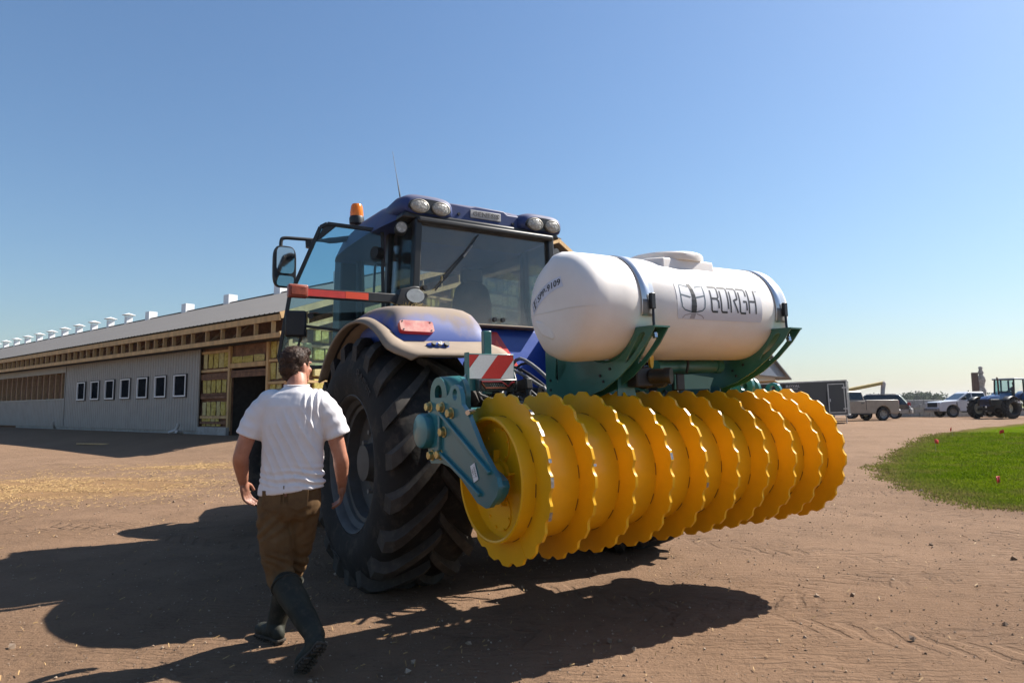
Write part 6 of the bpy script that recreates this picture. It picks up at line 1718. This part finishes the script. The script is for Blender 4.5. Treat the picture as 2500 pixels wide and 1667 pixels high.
    for i in range(2600):
        v = rr.choice(vs); c, nn = v.co, v.normal
        loc = HM.inverted() @ (c - hc)
        if loc.z < -.075 or (loc.y > .045 and loc.z < .03): continue
        dr = (nn * .8 + Vector((0, 0, -.55)) + HM @ Vector((rr.uniform(-.4, .4), rr.uniform(-.2, .5), 0))).normalized(); L = rr.uniform(.006, .013); sd_ = dr.cross(Vector((rr.gauss(0, 1), rr.gauss(0, 1), rr.gauss(0, 1)))).normalized() * .0012
        st.add([c - sd_, c + sd_, c + dr * L], [[0, 1, 2]])
    so = st.build('hair_strands', hair_m, hairo, fix=False); so['kind'] = 'stuff'
    # ---------- t-shirt
    s_ = MB(); rings = []
    for z, cx, cy, rx, ry, tl in ((1.566, -1.314, 4.050, .068, .066, 0), (1.545, -1.314, 4.045, .085, .078, 0), (1.52, -1.316, 4.04, .130, .092, 0), (1.488, -1.319, 4.04, .188, .106, 0), (1.44, -1.322, 4.04, .203, .124, 0), (1.34, -1.324, 4.042, .195, .134, 0), (1.20, -1.325, 4.045, .183, .130, 0), (1.06, -1.330, 4.05, .184, .126, .02), (.955, -1.335, 4.055, .193, .128, .05), (.935, -1.335, 4.055, .193, .128, .06)):
        rings.append([V(cx + rx * (abs(cos(q)) ** .85) * (1 if cos(q) > 0 else -1), cy + ry * sin(q), z + tl * rx * 2.2 * cos(q)) for q in np.linspace(0, 2 * pi, 40, endpoint=False)])
    s_.loft(rings)
    for a, bq, c in (((-1.455, 4.035, 1.455), (-1.53, 4.015, 1.38), (-1.582, 3.998, 1.262)), ((-1.185, 4.05, 1.452), (-1.112, 4.06, 1.375), (-1.062, 4.072, 1.257))):
        P = [V(*a), V(*bq), V(*c)]; s_.tube(catmull(P, 4), [.090, .088, .086, .084, .081, .079, .077, .075, .074], 20); s_.ellipsoid(P[0], (.090,) * 3, 14, 10)
    def fold(co, nn):
        x, y, z = co.x + base.x + 1.325, co.y + base.y - 4.045, co.z
        d = 0
        # long slanting pulls from the shoulder blades down to the right hip
        ph = .9 * x + .43 * (z - 1.25); m = S(.93, 1.05, z) * S(1.46, 1.36, z) * S(-.16, -.02, x + .3 * (1.3 - z)) * S(.21, .14, x)
        rid = 1 - abs(sin(ph * 62 + .8 * mnoise.noise(Vector((x * 9, z * 5, 2)))))
        d += m * .0125 * (rid ** 1.6 - .35) * (.6 + .6 * mnoise.noise(Vector((x * 6, z * 4, 7)) ) + .25)
        m2 = S(1.12, 1.02, z) * S(.95, .99, z); d += m2 * .010 * sin(z * 150 + x * 20 + 3 * mnoise.noise(Vector((x * 7, z * 9, 1)))) * (.35 + .65 * S(-.1, .15, x))
        m3 = S(1.18, 1.28, z) * S(.17, .21, abs(x)); d += m3 * .0022 * sin((z * .9 - abs(x) * .5) * 95)
        m4 = S(1.2, 1.35, z) * S(.06, .12, x) * S(.2, .16, x); d += m4 * .006 * sin(x * 190 + z * 10)
        d += .004 * mnoise.noise(co * 9) + .0016 * mnoise.noise(co * 26)
        if z < .962 and abs(x) < .22: d += .003
        return d
    cot = NT('white_cotton'); cp_ = cot.pos(); cc = cot.mix(cot.step(cot.noise(4, 4, .6, cp_), .35, .75), (.74, .715, .72), (.66, .635, .64)); cc = cot.mix(cot.math('MULTIPLY', cot.step(cot.noise(9, 4, .6, cp_), .66, .76), .25), cc, (.45, .42, .40))
    cotton = cot.done(cot.bsdf(cc, .85, 0, cot.bump(cot.noise(260, 2, .5, cp_), .12, .004), .2))
    sh = mkobj('t_shirt', remeshed(s_, .0065, 4, fold), cotton, root)
    MB().tube([V(-1.314 + .071 * cos(q), 4.050 + .069 * sin(q), 1.566 + .004 * sin(q)) for q in np.linspace(0, 2 * pi, 40)], .006, 8).build('collar', cotton, sh, smooth=60)
    # ---------- trousers
    tb = MB(); rings = []
    for z, cx, cy, rx, ry in ((.985, -1.338, 4.06, .172, .110), (.93, -1.340, 4.06, .178, .120), (.86, -1.342, 4.06, .182, .128), (.80, -1.343, 4.065, .172, .120), (.77, -1.344, 4.065, .14, .10)):
        rings.append([V(cx + rx * cos(q), cy + ry * sin(q), z) for q in np.linspace(0, 2 * pi, 32, endpoint=False)])
    tb.loft(rings)
    lk, la = V(-1.394, 4.06, .455), V(-1.098, 3.79, .185); rk, ra = V(-1.372, 4.23, .45), V(-1.478, 4.27, .10)
    limb(tb, [V(-1.428, 4.05, .86), V(-1.418, 4.045, .66), lk, lk.lerp(la, .30)], [.105, .098, .082, .066])
    limb(tb, [V(-1.262, 4.075, .86), V(-1.30, 4.14, .66), rk, rk.lerp(ra, .28)], [.100, .090, .074, .062])
    def pf(co, nn):
        x, y, z = co.x, co.y, co.z
        k = S(.66, .52, z) * S(.36, .42, z); d = .0075 * k * sin(z * 95 + x * 60 + 5 * mnoise.noise(co * 9)) * (.4 + .9 * abs(mnoise.noise(co * 6 + Vector((3, 1, 2)))))
        k2 = S(.62, .70, z) * S(.84, .78, z); d += .0055 * k2 * sin(z * 60 - x * 75 + 4 * mnoise.noise(co * 7))
        d += .005 * mnoise.noise(co * 10) + .002 * mnoise.noise(co * 28)
        if z > .955: d += .003
        return d
    cv = NT('brown_canvas'); vp = cv.pos(); vcol = cv.mix(cv.step(cv.noise(5, 5, .6, vp), .3, .7), (.100, .058, .027), (.150, .090, .042)); vcol = cv.mix(cv.math('MULTIPLY', cv.step(cv.noise(11, 5, .65, vp), .55, .72), .5), vcol, (.075, .042, .024))
    canvas = cv.done(cv.bsdf(vcol, .85, 0, cv.bump(cv.noise(220, 2, .5, vp), .2, .004), .15))
    tr = mkobj('trousers', remeshed(tb, .0065, 4, pf), canvas, root)
    for x, zz in ((-1.41, .895), (-1.255, .90)):
        yb = 4.06 - .127
        ol = [(-.058, .055), (.058, .055), (.055, -.04), (0, -.066), (-.055, -.04)]
        MB().prism(ol, V(x, yb + .004 + .35 * abs(x + 1.33) * .18, zz), (1, -.10 if x < -1.33 else .10, 0), (0, 0, 1), (0, -1, 0), .004).build('back_pocket', canvas, tr, bevel=.0015)
    MB().box(V(-1.335, 3.928, .93), (.006, .006, .10)).build('back_seam', canvas, tr)
    for q in (-2.2, -1.57, -.9): MB().box(V(-1.338 + .180 * cos(q), 4.06 + .122 * sin(q), .955), (.014, .008, .05)).build('belt_loop', canvas, tr)
    # ---------- boots
    rubber_b = pbr('dark_rubber_boot', (.026, .027, .020), .68, var=.3, nscale=6, dirt=.65, dirtcol=(.075, .060, .042), spec=.25)
    mud = pbr('muddy_sole', (.055, .042, .030), .9, var=.4, nscale=30, bump=.5, bscale=80)
    def boot(knee, ankle, heel, toe, nrm_up):
        bb = MB(); top = knee.lerp(ankle, .22)
        limb(bb, [top, knee.lerp(ankle, .55), ankle], [.084, .074, .056])
        f = (toe - heel); L = f.length; f /= L; u = (nrm_up - f * nrm_up.dot(f)).normalized(); sdv = f.cross(u)
        R = Matrix((sdv, f, u)).transposed()
        bb.ellipsoid(heel + f * .045 + u * .045, (.040, .050, .048), 16, 10, R); bb.ellipsoid(heel + f * L * .5 + u * .045, (.043, .10, .046), 16, 12, R); bb.ellipsoid(heel + f * (L - .062) + u * .038, (.050, .068, .040), 16, 12, R)
        limb(bb, [ankle, heel + f * .07 + u * .06], [.058, .050])
        def bd(co, nn): return .004 * mnoise.noise(co * 14) 
        o = mkobj('boot', remeshed(bb, .0065, 4, bd), rubber_b, root)
        MB().tube([top + (sdv * cos(q) + (ankle - knee).normalized().cross(sdv) * sin(q)) * .085 for q in np.linspace(0, 2 * pi, 28)], .006, 7).build('boot_rim', rubber_b, o, smooth=60)
        sole = []
        for k, wdt in ((0, .020), (.02, .034), (.10, .036), (.35, .032), (.62, .047), (.82, .049), (.94, .036), (1.0, .014)): sole.append((wdt, k * L))
        ol = [(w, y) for w, y in sole] + [(-w, y) for w, y in reversed(sole)]
        so_ = MB().prism(ol, heel + u * .004, sdv, f, u, .016).build('sole', mud, o, bevel=.004)
        for k in range(9):
            yy = L * (.06 + .105 * k)
            if .33 < yy / L < .44: continue
            ww = .030 if yy / L < .4 else .042
            for s in (-1, 1): MB().bar(heel + f * yy + sdv * s * .005 - u * .003, heel + f * (yy + .012) + sdv * s * ww - u * .003, .014, .016, up=u).build('sole_lug', mud, so_)
    boot(lk, la, V(-1.025, 3.70, .170), V(-1.165, 3.745, .004), Vector((-.35, .72, .60)))
    boot(rk, ra, V(-1.415, 4.195, .012), V(-1.625, 4.375, .012), Vector((0, 0, 1)))
    return root
MAN = make_man()

# ================================================================== AIR
def make_haze():
    m = MB().box((250, 1900, 29), (5200, 5200, 62))
    t = NT('haze'); v = t.n('ShaderNodeVolumePrincipled'); v.inputs['Density'].default_value = .00013; v.inputs['Color'].default_value = (.86, .92, 1.0, 1); v.inputs['Anisotropy'].default_value = .2
    t.t.links.new(v.outputs[0], t.out.inputs['Volume'])
    o = m.build('haze', t.m, None); tag(o, 'thin pale summer haze over the yard and fields', 'haze', kind='stuff')
make_haze()
